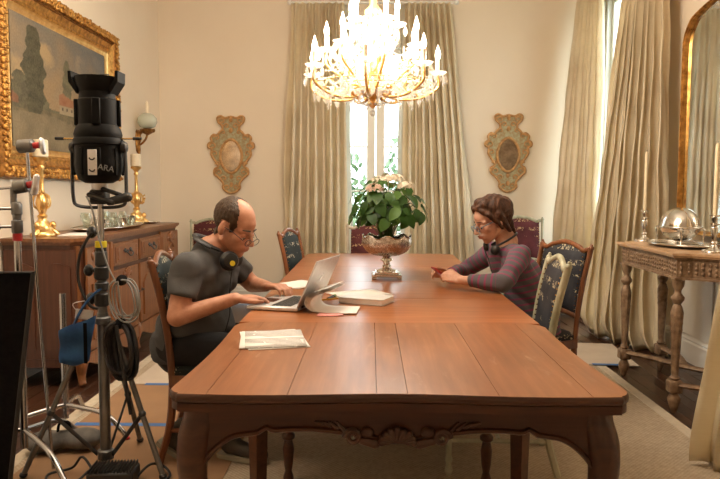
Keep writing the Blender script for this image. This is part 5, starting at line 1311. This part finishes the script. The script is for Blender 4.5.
def pou(u, v):
    a = 2*math.pi*u; w = .075*(.85+.25*v)*(1 if v > .08 else .3+v*8); d = .022*(1 if v > .08 else .3+v*8)
    return V((w*math.copysign(abs(math.cos(a))**.7, math.cos(a))-.02*(1-v), d*math.sin(a)+.006*math.sin(9*v+5*u), -.075+.19*v+.035*v*math.cos(a)))
m.grid(pou, 28, 12, True); me = m.build('bag', 'blue_cloth', pc, smooth=60, fix=False)
m = MB(); m.tube(cr([(-.02, 0, .10), (.02, .01, .18), (.06, .03, .235), (.09, .05, .26)], 5), .006, 6, flat=(1, 2)); m.build('strap', 'blue_cloth', pc)
m = MB(); m.box((.045, -.027, .03), (.016, .003, .18), .001); m.build('webbing', 'black_cloth', pc)
tg = thing('cable_tag', 'small white tag tied to the lighting stand', 'tag', (LX-.06, LY-.055, .755), R(10)); m = MB(); m.box((0, 0, 0), (.075, .003, .045), .004, Matrix.Rotation(R(8), 3, 'Y')); m.build('card', 'white_plastic', tg); m = MB(); m.tube(cr([(-.03, 0, .015), (-.045, .0, .05), (.02, .02, .06)], 4), .002, 5); m.build('string', 'white_plastic', tg)
# dimmer pack on the floor
dp = thing('dimmer_box', 'black finned dimmer box on the floor under the lighting stand', 'dimmer box', (-1.13, 2.90, .0146), R(4))
m = MB(); m.box((0, 0, .035), (.20, .13, .07), .008); m.build('case', 'black_plastic', dp)
for k in range(14): m = MB(); m.box((-.09+.0138*k, -.0, .076), (.005, .12, .016), .001); m.build('fin', 'black_plastic', dp)
cable('power_cable', 'black cable curling on the floor left of the dimmer box', [(-1.22, 2.93, .03), (-1.30, 2.98, .10), (-1.36, 3.0, .04), (-1.45, 2.96, .025), (-1.40, 2.86, .025), (-1.30, 2.84, .025), (-1.25, 2.92, .06)], .006, 'rubber_black')
cable('power_cable', 'black cable curling on the floor right of the dimmer box', [(-1.04, 2.93, .03), (-.99, 2.98, .07), (-.94, 3.02, .04), (-.90, 2.95, .022), (-.98, 2.86, .022), (-1.05, 2.84, .03)], .006, 'rubber_black')

# ------------------------------------------------------------------ grip stands and black flag at the left edge
gs = thing('grip_stand', 'chrome grip stand with red banded clamp heads at left edge', 'grip stand', (-1.575, 3.0, .0125))
m = MB(); m.tube([(0, 0, .12), (0, 0, .62)], .0175, 14); m.build('lower_tube', 'chrome', gs); m = MB(); m.tube([(0, 0, .62), (0, 0, 1.22)], .0155, 14); m.build('upper_tube', 'chrome', gs)
m = MB(); m.lathe([(.0158, 1.065), (.0205, 1.068), (.0205, 1.10), (.0158, 1.102)], n=14); m.build('red_band', 'red_paint', gs)
m = MB(); m.lathe([(.020, 1.10), (.024, 1.105), (.024, 1.155), (.018, 1.16), (.018, 1.18), (.023, 1.185), (.023, 1.23), (.015, 1.24)], n=16); m.build('clutch', 'grey_metal', gs)
for z in (1.13, 1.21): m = MB(); m.tube([(0, 0, z), (-.06, -.03, z)], .007, 8); m.ell((-.07, -.035, z), (.012, .022, .02)); m.build('tightening_knob', 'chrome', gs, smooth=60)
m = MB(); m.tube([(-.012, 0, 1.23), (-.012, 0, 1.30)], .014, 12); m.lathe([(.024, -.012), (.030, -.008), (.030, .045), (.024, .05)], (.005, 0, 1.305), 16, Matrix.Rotation(R(80), 3, 'Y')); m.build('grip_head', 'grey_metal', gs)
m = MB(); m.lathe([(.016, .05), (.016, .075)], (.005, 0, 1.305), 14, Matrix.Rotation(R(80), 3, 'Y')); m.build('washer', 'red_paint', gs)
m = MB(); m.box((.092, -.01, 1.315), (.022, .035, .095), .008, Matrix.Rotation(R(12), 3, 'Y')); m.build('tee_handle', 'aluminium', gs)
m = MB(); m.tube([(-.10, .0, 1.295), (.0, 0, 1.305)], .006, 8); m.build('pin', 'chrome', gs)
for a in (200, 320, 80):
    c, s = math.cos(R(a)), math.sin(R(a)); m = MB(); m.tube(cr([(0, 0, .20), (.05*c, .05*s, .20), (.26*c, .26*s, .16), (.40*c, .40*s, .06), (.43*c, .43*s, .012)], 5), .0125, 9); L = m.build('leg', 'chrome', gs, smooth=60)
    m = MB(); m.ell((.43*c, .43*s, .012), (.016, .016, .012)); m.build('rubber_foot', 'red_paint', L, smooth=60)
ga = thing('boom_pole', 'thin chrome boom pole with clamp head standing before the painting', 'pole', (-1.49, 3.02, .0145))
m = MB(); m.tube([(.035, 0, .012), (.0, 0, .60), (-.04, 0, 1.46)], .0070, 10); m.build('rod', 'chrome', ga)
m = MB(); m.lathe([(.022, -.035), (.030, -.03), (.030, .03), (.022, .036)], (-.045, 0, 1.485), 16, Matrix.Rotation(R(86), 3, 'Y')); m.build('grip_head', 'grey_metal', ga)
m = MB(); m.lathe([(.014, .034), (.014, .062)], (-.045, 0, 1.485), 14, Matrix.Rotation(R(86), 3, 'Y')); m.build('washer', 'red_paint', ga)
m = MB(); m.box((.032, -.005, 1.485), (.018, .035, .075), .010, Matrix.Rotation(R(-8), 3, 'Y')); m.build('tee_handle', 'aluminium', ga)
fg = thing('black_flag', 'black cloth flag panel standing at the left edge', 'flag', (-1.60, 2.70, .0145), R(3))
m = MB(); P = [(-.28, .02), (.10, .02), (.232, .955), (-.28, .955)]
m.prism(P, -.010, .010, 'xz'); m.build('cloth', 'black_cloth', fg, smooth=0); m = MB(); m.tube([(-.28, 0, .96), (.234, 0, .96), (.102, 0, .012), (-.28, 0, .012)], .012, 8, True); m.build('wire_frame', 'black_plastic', fg)
cs = thing('floor_stand', 'low chrome stand base behind the sandbag', 'stand', (-1.62, 3.52, .0125))
m = MB(); m.tube([(0, 0, .08), (0, 0, .75)], .016, 12); m.build('tube', 'chrome', cs)
for a in (-15, 225, 100):
    c, s = math.cos(R(a)), math.sin(R(a)); m = MB(); m.tube(cr([(0, 0, .15), (.05*c, .05*s, .15), (.24*c, .24*s, .125), (.34*c, .34*s, .05), (.37*c, .37*s, .012)], 5), .0135, 9); L = m.build('leg', 'chrome', cs, smooth=60); m = MB(); m.ell((.37*c, .37*s, .012), (.018, .018, .012)); m.build('rubber_foot', 'red_paint', L, smooth=60)
sg = thing('sandbag', 'grey sandbag slumped on the floor by the stand bases', 'sandbag', (-1.52, 3.28, .0145), R(15))
m = MB()
for q in (-1, 1): m.ell((q*.085, 0, .05), (.10, .09, .05), nu=18, nv=12)
m.cap((-.06, 0, .055), (.06, 0, .055), .045, .045); me = blob(m, .012, 4); me.materials.append(MATS['sandbag_cloth']); link('bag', me, sg)
m = MB(); m.tube(cr([(-.03, 0, .09), (-.02, .0, .135), (.02, 0, .135), (.03, 0, .09)], 5), .007, 6, flat=(1, 2.2)); m.build('handle', 'black_cloth', sg)
# ------------------------------------------------------------------ people
def head_prims(m, M, fem=False):
    """M: 4x4 from head space (x forward, y left, z up, origin between the ears)"""
    q = M.to_3x3()
    k = 1.0 if fem else 1.08
    def P(x, y, z): return M @ (V((x, y, z))*k)
    def E(c, r): m.ell(P(*c), tuple(v*k for v in r), q, 20, 14)
    def C(a, b, r0, r1): m.cap(P(*a), P(*b), r0*k, r1*k, 10)
    E((-.014, 0, .042), (.100, .077, .086)); E((.024, 0, -.030), (.066, .060, .080)); E((.040, 0, .040), (.052, .060, .048))
    E((.070, 0, -.098), (.024, .025, .021)); E((.060, 0, -.070), (.036, .040, .034))
    for s in (-1, 1):
        C((.0, s*.050, -.062), (.058, s*.014, -.098), .018, .016)
        E((.058, s*.040, -.024), (.026, .022, .026)); C((.084, s*.016, .020), (.066, s*.050, .016), .011, .010)
        E((-.010, s*.080, -.008), (.019, .011, .033)); E((-.004, s*.078, -.028), (.012, .010, .012))
        E((.110, s*.011, -.036), (.010, .008, .008)); E((.074, s*.032, -.003), (.015, .017, .012))
    C((.092, 0, .012), (.118, 0, -.030), .0085, .0125)
    C((.098, -.018, -.058), (.098, .018, -.058), .0075, .0075); C((.095, -.015, -.070), (.095, .015, -.070), .0085, .0085)
    E((.090, 0, -.064), (.016, .030, .018))
    C((-.022, 0, -.06), (-.05, 0, -.16), .056, .058)
    return P
def hand(m, w, d, n, s, curl, th=1.0, L=1.0, spread=1.0, curls=None):
    """w wrist, d finger direction, n back-of-hand normal, thumb on side s*(d x n)"""
    w = V(w); d = V(d).normalized(); n = (V(n)-d*V(n).dot(d)).normalized(); t = d.cross(n)*s
    off = [.030, .0105, -.009, -.027]; ln = [.070, .077, .072, .056]; bs = [.088, .092, .087, .079]; rr = [.0088, .0092, .0086, .0076]
    for i in range(4):
        k = w+(d*bs[i]+t*off[i]*spread-n*.004)*L
        m.cap(w+t*off[i]*.55*L, k, .0155*L, .0115*L, 10)
        p = k; f = (d+t*(off[i]*3.2*(spread-1)+.0)).normalized(); cu = curl if curls is None else curls[i]
        for j, fr in enumerate((.45, .31, .24)):
            ax = t*s; f = (Matrix.Rotation(-cu*(.8, 1.05, .8)[j]*s, 3, t) @ f) if False else (f*math.cos(cu*(.8, 1.05, .8)[j])-n*math.sin(cu*(.8, 1.05, .8)[j])).normalized() if j == 0 else f
            if j:
                a = cu*(.8, 1.05, .8)[j]; up = t.cross(f)*(-1); up = (n-f*n.dot(f)).normalized() if abs(n.dot(f)) < .98 else up
                f = (f*math.cos(a)-up*math.sin(a)).normalized()
            e = p+f*ln[i]*fr*L; m.cap(p, e, rr[i]*L*(1-.06*j), rr[i]*L*(.95-.07*j), 8); p = e
    b = w+(d*.022+t*.020-n*.006)*L; e1 = b+(d*.030+t*.024*th-n*.006)*L; e2 = e1+(d*.030+t*.012*th-n*.004)*L; e3 = e2+(d*.025+t*.002*th-n*.002)*L
    m.cap(b, e1, .016*L, .0125*L, 9); m.cap(e1, e2, .0115*L, .010*L, 9); m.cap(e2, e3, .010*L, .0078*L, 9)
    return w
def finish(me, mat, name, parent):
    me.materials.append(MATS[mat]); me.name = name; return link(name, me, parent, True)
def shell(src, name, mat, parent, cond, th):
    """part of a body surface lifted outward: short hair"""
    bm = bmesh.new(); bm.from_mesh(src); bm.normal_update()
    hv = {v: cond(v.co) for v in bm.verts}
    rem = [v for v in bm.verts if hv[v] <= 0]; bmesh.ops.delete(bm, geom=rem, context='VERTS')
    nn = {v: v.normal.copy() for v in bm.verts}
    for v in bm.verts: v.co += nn[v]*(min(th, .0012+hv[v]*.45)*(.9+.35*MN.noise(v.co*80)))
    me = bpy.data.meshes.new(name); bm.to_mesh(me); bm.free(); me.materials.clear(); me.shade_smooth()
    return finish(me, mat, name, parent)
def eyes(P, parent, k=1.0, skin='skin_man'):
    for s in (-1, 1):
        m = MB(); m.ell(P(.0785, s*.032, -.008), .0118*k, nu=12, nv=8); e = m.build('eye', 'eye_white', parent, smooth=80, world=True)
        m = MB(); m.ell(P(.0865, s*.0315, -.0135), .0048*k, nu=10, nv=6); i = m.build('iris', 'eye_dark', e, smooth=80)
        m = MB(); m.ell(P(.0780, s*.032, -.0030), (.0135*k, .0155*k, .0118*k), nu=14, nv=9); m.build('eyelid', skin, e, smooth=80)
        m = MB(); m.tube([P(.0905-.9*t*t*10, s*.032+t, -.0095-.004*abs(t)*60*.2) for t in (-.013, -.007, 0, .007, .013)], .0011*k, 5); m.build('eyelash', 'eye_dark', e)
def glasses(P, parent, mat, rim, drop=-.006, fwd=.112, hw=.022, hh=.015):
    g = MB()
    for s in (-1, 1):
        g.tube([P(fwd-.010*abs(math.cos(a)*hw+.0)*10*.3, s*.032+hw*math.cos(a), drop+hh*math.sin(a)) for a in [q*2*math.pi/20 for q in range(20)]], rim, 6, True)
        g.tube([P(fwd-.012, s*.056, drop+.006), P(.05, s*.078, .004), P(-.012, s*.084, .004), P(-.03, s*.083, -.015)], rim, 6)
    g.tube([P(fwd, -.010, drop+.004), P(fwd+.004, 0, drop+.007), P(fwd, .010, drop+.004)], rim, 6)
    G = g.build('eyeglasses', mat, parent, smooth=60, world=True)
    for s in (-1, 1):
        l = MB(); l.add([P(fwd-.004, s*.032+hw*.95*math.cos(a), drop+hh*.95*math.sin(a)) for a in [q*2*math.pi/16 for q in range(16)]], [tuple(range(16))]); x = l.build('lens', 'lens_glass', G, smooth=0, fix=False); x.location = (0, 0, 0)

# ---------------- man
HMm = Matrix.Translation((-.668, 3.315, 1.128)) @ Matrix.Rotation(R(-24), 4, 'Z') @ Matrix.Rotation(R(26), 4, 'Y')
man = thing('person', 'man in charcoal t-shirt and glasses typing on a laptop', 'person', (-.84, 3.31, .0145)); SHM = V((.018, 0, 0))
body = MB(); Pm = head_prims(body, HMm)
nb = V((-.790, 3.325, 1.010))
body.cap(HMm @ V((-.035, 0, -.10)), nb, .058, .066, 14)
ns, fs_ = V((-.850, 3.125, .945)), V((-.745, 3.515, .945))
ne, nw = V((-.875, 3.03, .735)), V((-.628, 3.115, .806))
fe, fw = V((-.640, 3.640, .800)), V((-.535, 3.445, .818))
pel = V((-.925, 3.31, .56)); ch = V((-.845, 3.315, .84))
for a, b, r0, r1 in ((ns, ne, .056, .047), (ne, nw, .047, .030), (fs_, fe, .054, .046), (fe, fw, .046, .030), (pel, ch, .125, .14), (ch, nb, .12, .075), (ns, fs_, .065, .065)): body.cap(a, b, r0, r1, 14)
hand(body, nw, (.93, .36, .06), (-.05, 0, 1), 1, .42, .9, 1.08)
hand(body, fw, (.82, -.56, .10), (.0, 0, 1), -1, .62, .8, 1.12)
kn, kf = V((-.495, 3.17, .545)), V((-.48, 3.46, .545)); an, af = V((-.905, 3.185, .135)), V((-.665, 3.20, .105))
hn, hf = V((-.90, 3.215, .54)), V((-.90, 3.405, .54))
for a, b, r0, r1 in ((hn, kn, .085, .060), (kn, an, .056, .036), (hf, kf, .085, .060), (kf, af, .056, .036)): body.cap(a, b, r0, r1, 12)
bme = blob(body, .0052, 7)
def manhair(co):
    p = (HMm.inverted() @ co)/1.08
    low = float(np.interp(p.x, [-.12, -.045, -.032, -.026, .016, .020, .034, .046], [-.072, -.066, -.045, .026, .030, -.020, -.012, .02]))
    h = min(p.z-low, .050-.25*max(0, p.z-.03)-p.x)
    if p.z > .02: h = min(h, (math.sqrt(((p.x-.065)/.088)**2+(p.y/.056)**2)-1)*.05)
    return h if p.z > -.08 and p.x > -.2 and abs(p.y) < .12 else -1
hm_ = shell(bme, 'hair', 'hair_man', man, manhair, .009)
skin = finish(bme, 'skin_man', 'body', man)
eyes(Pm, man, 1.08)
m = MB()
for s in (-1, 1): m.cap(Pm(.093, s*.016, .026), Pm(.080, s*.052, .026), .0045, .003, 7)
m.build('eyebrows', 'hair_man', man, smooth=60, world=True)
glasses(Pm, man, 'dark_metal', .0018, -.020, .116)
sh_ = MB()
for a, b, r0, r1 in ((pel+V((-.005, 0, -.02)), ch, .148, .158), (ch, nb+V((-.012, 0, -.025)), .150, .088), (ns+V((0, .01, -.005)), fs_+V((0, -.01, -.005)), .082, .080), (V((-.87, 3.31, .62)), V((-.80, 3.31, .66)), .135, .130), (ns.lerp(fs_, .25)+V((.0, 0, -.06)), pel+V((0, -.05, .08)), .105, .115), (ns.lerp(fs_, .75)+V((.0, 0, -.06)), pel+V((0, .05, .08)), .105, .115)): sh_.cap(a, b, r0, r1, 18)
sh_.cap(ns, ns.lerp(ne, .62), .078, .072, 16, True); sh_.cap(fs_, fs_.lerp(fe, .58), .074, .070, 16, True); sh_.ell(ns, .079); sh_.ell(fs_, .076)
sh_.cap(V((-.925, 3.31, .60)), V((-.93, 3.31, .475)), .155, .158, 20, True)
sme = blob(sh_, .009, 5)
bm = bmesh.new(); bm.from_mesh(sme)                      # cloth folds
for v in bm.verts:
    c = v.co; f = .005*math.sin(55*c.z+22*c.x+6*math.sin(9*c.y))*(1 if c.z < .92 else .3)+.004*MN.noise(c*13); v.co = c+v.normal*f
bm.to_mesh(sme); bm.free()
finish(sme, 'shirt_charcoal', 'shirt', man)
tr_ = MB()
for a, b, r0, r1 in ((pel+V((0, -.03, -.02)), pel+V((0, .03, -.02)), .135, .135), (hn, kn, .100, .075), (kn, kn.lerp(an, .86), .072, .056), (hf, kf, .100, .075), (kf, kf.lerp(af, .86), .072, .056)): tr_.cap(a, b, r0, r1, 16)
finish(blob(tr_, .011, 4), 'trouser_black', 'trousers', man)
def shoe(ank, d, pitch, parent, mat='shoe_leather'):
    d = V(d).normalized(); s = d.cross(V((0, 0, 1))); M = Matrix((d, -s, V((0, 0, 1)))).transposed() @ Matrix.Rotation(pitch, 3, 'Y'); a = V(ank)
    q = lambda x, y, z: a+M @ V((x, y, z))
    u = MB(); u.cap(q(-.02, 0, -.045), q(.08, 0, -.065), .042, .038, 12); u.cap(q(.08, 0, -.068), q(.165, .004, -.075), .038, .030, 12); u.cap(q(0, 0, .03), q(-.01, 0, -.05), .042, .044, 12)
    S = finish(blob(u, .008, 4), mat, 'shoe', parent)
    b = MB(); b.prism([(-.07, -.03), (-.04, -.04), (.08, -.043), (.17, -.036), (.2, 0), (.17, .038), (.08, .043), (-.04, .04), (-.07, .03)], -.110, -.088, M=M, c=a); x = b.build('sole', 'shoe_sole', S, smooth=0); x.location = (0, 0, 0)
shoe((-.915, 3.185, .150), (1, -.15, 0), R(28), man); shoe((-.665, 3.195, .128), (.9, -.35, 0), 0, man)
# headphones round his neck
hp = thing('headphones', 'black headphones with yellow mark around the neck of the man', 'headphones', (-.72, 3.25, .99))
c0 = V((-.768, 3.325, 1.015)); 
band = [c0+V((.095*math.cos(a)-.0, .098*math.sin(a), .025-.045*math.cos(a))) for a in [R(62)+k*R(236)/20 for k in range(21)]]
m = MB(); m.tube(band, .009, 8, flat=(1, 1.6)); m.build('headband', 'black_plastic', hp, smooth=60, world=True)
m = MB(); m.tube([p+V((.0, 0, -.001)) for p in band[13:19]], .0108, 8, flat=(1, 1.7)); m.build('slider', 'dark_metal', hp, smooth=60, world=True)
for cc, nn in ((V((-.668, 3.205, .972)), V((.45, -.85, .1))), (V((-.672, 3.375, .965)), V((.6, .5, -.1)))):
    q = nn.to_track_quat('Z', 'Y').to_matrix()
    m = MB(); m.lathe([(.02, -.030), (.044, -.028), (.047, -.012), (.040, -.004), (.040, .008), (.034, .018), (.020, .021), (.001, .021)], cc, 24, q); e = m.build('ear_cup', 'black_plastic', hp, smooth=45, world=True)
    m = MB(); m.lathe([(.001, .0215), (.013, .0215), (.013, .0225), (.001, .0225)], cc+q @ V((.005, -.012, 0)), 14, q); x = m.build('yellow_mark', 'yellow_tape', e); x.location = (0, 0, 0)
cable('headphone_cord', 'thin black headphone cord down the front of the grey t-shirt', [(-.655, 3.19, .935), (-.662, 3.185, .88), (-.668, 3.18, .80), (-.668, 3.185, .72), (-.69, 3.19, .64)], .0025, 'rubber_black')

# ---------------- woman (faces -X)
HMw = Matrix.Translation((.697, 3.945, 1.140)) @ Matrix.Rotation(R(180+16), 4, 'Z') @ Matrix.Rotation(R(24), 4, 'Y')
wo = thing('person', 'woman in grey and magenta striped sweater holding a red phone', 'person', (.93, 3.96, .0145))
body = MB(); Pw = head_prims(body, HMw, True)
nb = V((.790, 3.955, .985)); body.cap(HMw @ V((-.03, 0, -.09)), nb, .046, .055, 14)
ns, fs_ = V((.835, 3.785, .950)), V((.745, 4.105, .945)); ne, nw = V((.715, 3.635, .815)), V((.500, 3.745, .815)); fe, fw = V((.60, 4.235, .815)), V((.455, 4.02, .815))
pel = V((.965, 3.965, .56)); ch = V((.870, 3.96, .82))
for a, b, r0, r1 in ((ns, ne, .045, .038), (ne, nw, .038, .024), (fs_, fe, .045, .038), (fe, fw, .038, .024), (pel, ch, .115, .11), (ch, nb, .09, .06), (ns, fs_, .05, .05)): body.cap(a, b, r0, r1, 14)
hand(body, nw, (-.90, .42, .22), (-.15, -.80, .55), 1, .50, .8, .90)
hand(body, fw, (-.90, -.40, .15), (-.1, .85, .45), -1, .55, .8, .90)
kn, kf = V((.56, 3.86, .545)), V((.56, 4.05, .545)); an, af = V((.68, 3.86, .10)), V((.62, 4.06, .10)); hn, hf = V((.95, 3.875, .53)), V((.95, 4.055, .53))
for a, b, r0, r1 in ((hn, kn, .075, .055), (kn, an, .052, .034), (hf, kf, .075, .055), (kf, af, .052, .034)): body.cap(a, b, r0, r1, 12)
bme = blob(body, .0050, 5); finish(bme, 'skin_woman', 'body', wo)
eyes(Pw, wo, 1.0, 'skin_woman')
m = MB()
for s in (-1, 1): m.cap(Pw(.096, s*.014, .026), Pw(.080, s*.052, .026), .0035, .002, 7)
m.build('eyebrows', 'hair_woman', wo, smooth=60, world=True)
m = MB(); m.cap(Pw(.106, -.016, -.058), Pw(.106, .016, -.058), .004, .004, 7); m.cap(Pw(.104, -.013, -.068), Pw(.104, .013, -.068), .0048, .0048, 7); m.build('lips', 'lip', wo, smooth=60, world=True)
glasses(Pw, wo, 'blue_rim', .0026, -.008, .112, .023, .016)
hr = MB(); q = HMw.to_3x3()
def HE(c, r): hr.ell(Pw(*c), r, q, 20, 14)
HE((-.030, 0, .060), (.098, .088, .084)); HE((-.070, 0, .025), (.078, .080, .085)); HE((-.105, 0, .040), (.050, .060, .062)); HE((-.080, 0, -.045), (.040, .058, .060))
hr.cap(Pw(.018, -.03, .104), Pw(.018, .03, .104), .040, .040, 12)
for s in (-1, 1):
    hr.cap(Pw(.060, s*.030, .100), Pw(.040, s*.074, .050), .020, .016, 9); hr.cap(Pw(.040, s*.076, .055), Pw(.006, s*.083, -.010), .017, .014, 9); hr.cap(Pw(.010, s*.083, .0), Pw(-.012, s*.080, -.055), .013, .009, 8)
    hr.cap(Pw(-.02, s*.080, .03), Pw(-.055, s*.066, -.085), .024, .014, 9)
hr.cap(Pw(.064, .028, .100), Pw(.070, -.026, .092), .013, .012, 9); hr.cap(Pw(-.095, 0, -.06), Pw(-.095, .02, -.115), .028, .014, 9)
hme = blob(hr, .006, 4); bm = bmesh.new(); bm.from_mesh(hme)
Hi = HMw.inverted()
for v in bm.verts:
    p = Hi @ v.co; a = math.atan2(p.z-.02, -p.x); v.co += v.normal*(.0016*math.sin(170*p.y+6*math.sin(3*a))+.002*MN.noise(v.co*30))
bm.to_mesh(hme); bm.free(); finish(hme, 'hair_woman', 'hair', wo)
sw = MB(); bones = [(pel+V((0, 0, -.02)), ch, .132, .125), (ch, nb+V((.012, 0, -.045)), .122, .070), (ns+V((0, .01, -.005)), fs_+V((0, -.01, -.005)), .064, .064), (ch+V((-.045, -.06, .0)), ch+V((-.045, .06, .0)), .075, .075), (ns.lerp(fs_, .25)+V((.01, 0, -.06)), pel+V((0, -.04, .06)), .085, .100), (ns.lerp(fs_, .75)+V((.01, 0, -.06)), pel+V((0, .04, .06)), .085, .100)]
arms = [(ns, ne, .062, .052), (fs_, fe, .062, .052)]; fore = [(ne, ne.lerp(nw, .80), .052, .038), (fe, fe.lerp(fw, .80), .052, .038)]
for b in bones+arms: sw.cap(*b, 16)
for b in fore: sw.cap(*b, 14, True)
sw.ell(ne, .053); sw.ell(fe, .053); sw.cap(V((.965, 3.965, .60)), V((.975, 3.965, .475)), .138, .142, 20, True)
sme = blob(sw, .0075, 5)
bm = bmesh.new(); bm.from_mesh(sme)
for v in bm.verts:
    c = v.co; v.co = c+v.normal*(.0035*math.sin(60*c.z+30*c.x+5*math.sin(9*c.y))+.003*MN.noise(c*14))
bm.to_mesh(sme); bm.free()
def seg(p, a, b):
    d = b-a; t0_ = (p-a).dot(d)/d.length_squared; t = max(0, min(1, t0_)); return (p-(a+d*t)).length, min(1, t0_)*d.length
st = []
for v in sme.vertices:
    p = v.co; best = None
    for chain in ((ns, ne, nw), (fs_, fe, fw)):
        acc = 0
        for i in range(2):
            dd, tt = seg(p, chain[i], chain[i+1]); dd -= .055 if i == 0 else .045
            if best is None or dd < best[0]: best = (dd, acc+tt-(chain[1]-chain[0]).length+.36+.010)
            acc += (chain[i+1]-chain[i]).length
    dd, tt = seg(p, pel, ch+V((-.03, 0, .12))); dd -= .125
    if dd < best[0]: best = (dd, p.z*.95-.25*(p.x-.87)+.013)
    st.append(best[1])
at = sme.attributes.new('stripe', 'FLOAT', 'POINT'); at.data.foreach_set('value', np.array(st, dtype=np.float32))
finish(sme, 'striped_knit', 'sweater', wo)
tr_ = MB()
for a, b, r0, r1 in ((pel+V((0, -.03, -.02)), pel+V((0, .03, -.02)), .125, .125), (hn, kn, .090, .068), (kn, kn.lerp(an, .9), .066, .05), (hf, kf, .090, .068), (kf, kf.lerp(af, .9), .066, .05)): tr_.cap(a, b, r0, r1, 16)
finish(blob(tr_, .011, 4), 'jeans', 'jeans', wo)
shoe((.68, 3.86, .128), (-1, -.1, 0), 0, wo); shoe((.62, 4.06, .128), (-1, .1, 0), 0, wo)
ph = thing('mobile_phone', 'red cased mobile phone in the hands of the woman', 'phone', (.395, 3.860, .838))
Mp = Matrix.Rotation(R(18), 3, 'Z') @ Matrix.Rotation(R(-52), 3, 'Y')
m = MB(); m.box((0, 0, 0), (.010, .062, .112), .004, Mp, 2); m.build('case', 'phone_red', ph)
m = MB(); m.box(Mp @ V((.0054, 0, 0)), (.001, .056, .102), 0, Mp); m.build('screen', 'black_plastic', ph, smooth=0)
hp = thing('headphones', 'small black headphones around the neck of the woman', 'headphones', (.78, 3.9, .98))
c0 = V((.765, 3.95, 1.0)); band = [c0+V((-.080*math.cos(a), .080*math.sin(a), .02-.045*math.cos(a))) for a in [R(50)+k*R(260)/20 for k in range(21)]]
m = MB(); m.tube(band, .006, 8); m.build('headband', 'black_plastic', hp, smooth=60, world=True)
for cc, nn in ((V((.705, 3.862, .972)), V((-.55, -.8, .1))), (V((.668, 3.965, .985)), V((-.75, .2, -.1)))):
    q = nn.to_track_quat('Z', 'Y').to_matrix(); m = MB(); m.lathe([(.012, -.018), (.027, -.016), (.029, -.004), (.025, .006), (.014, .011), (.001, .012)], cc, 20, q); m.build('ear_cup', 'black_plastic', hp, smooth=45, world=True)
cable('headphone_cord', 'thin black cord hanging from the headphones of the woman', [(.665, 3.96, .96), (.69, 3.95, .90), (.705, 3.93, .83), (.72, 3.92, .77)], .0022, 'rubber_black')
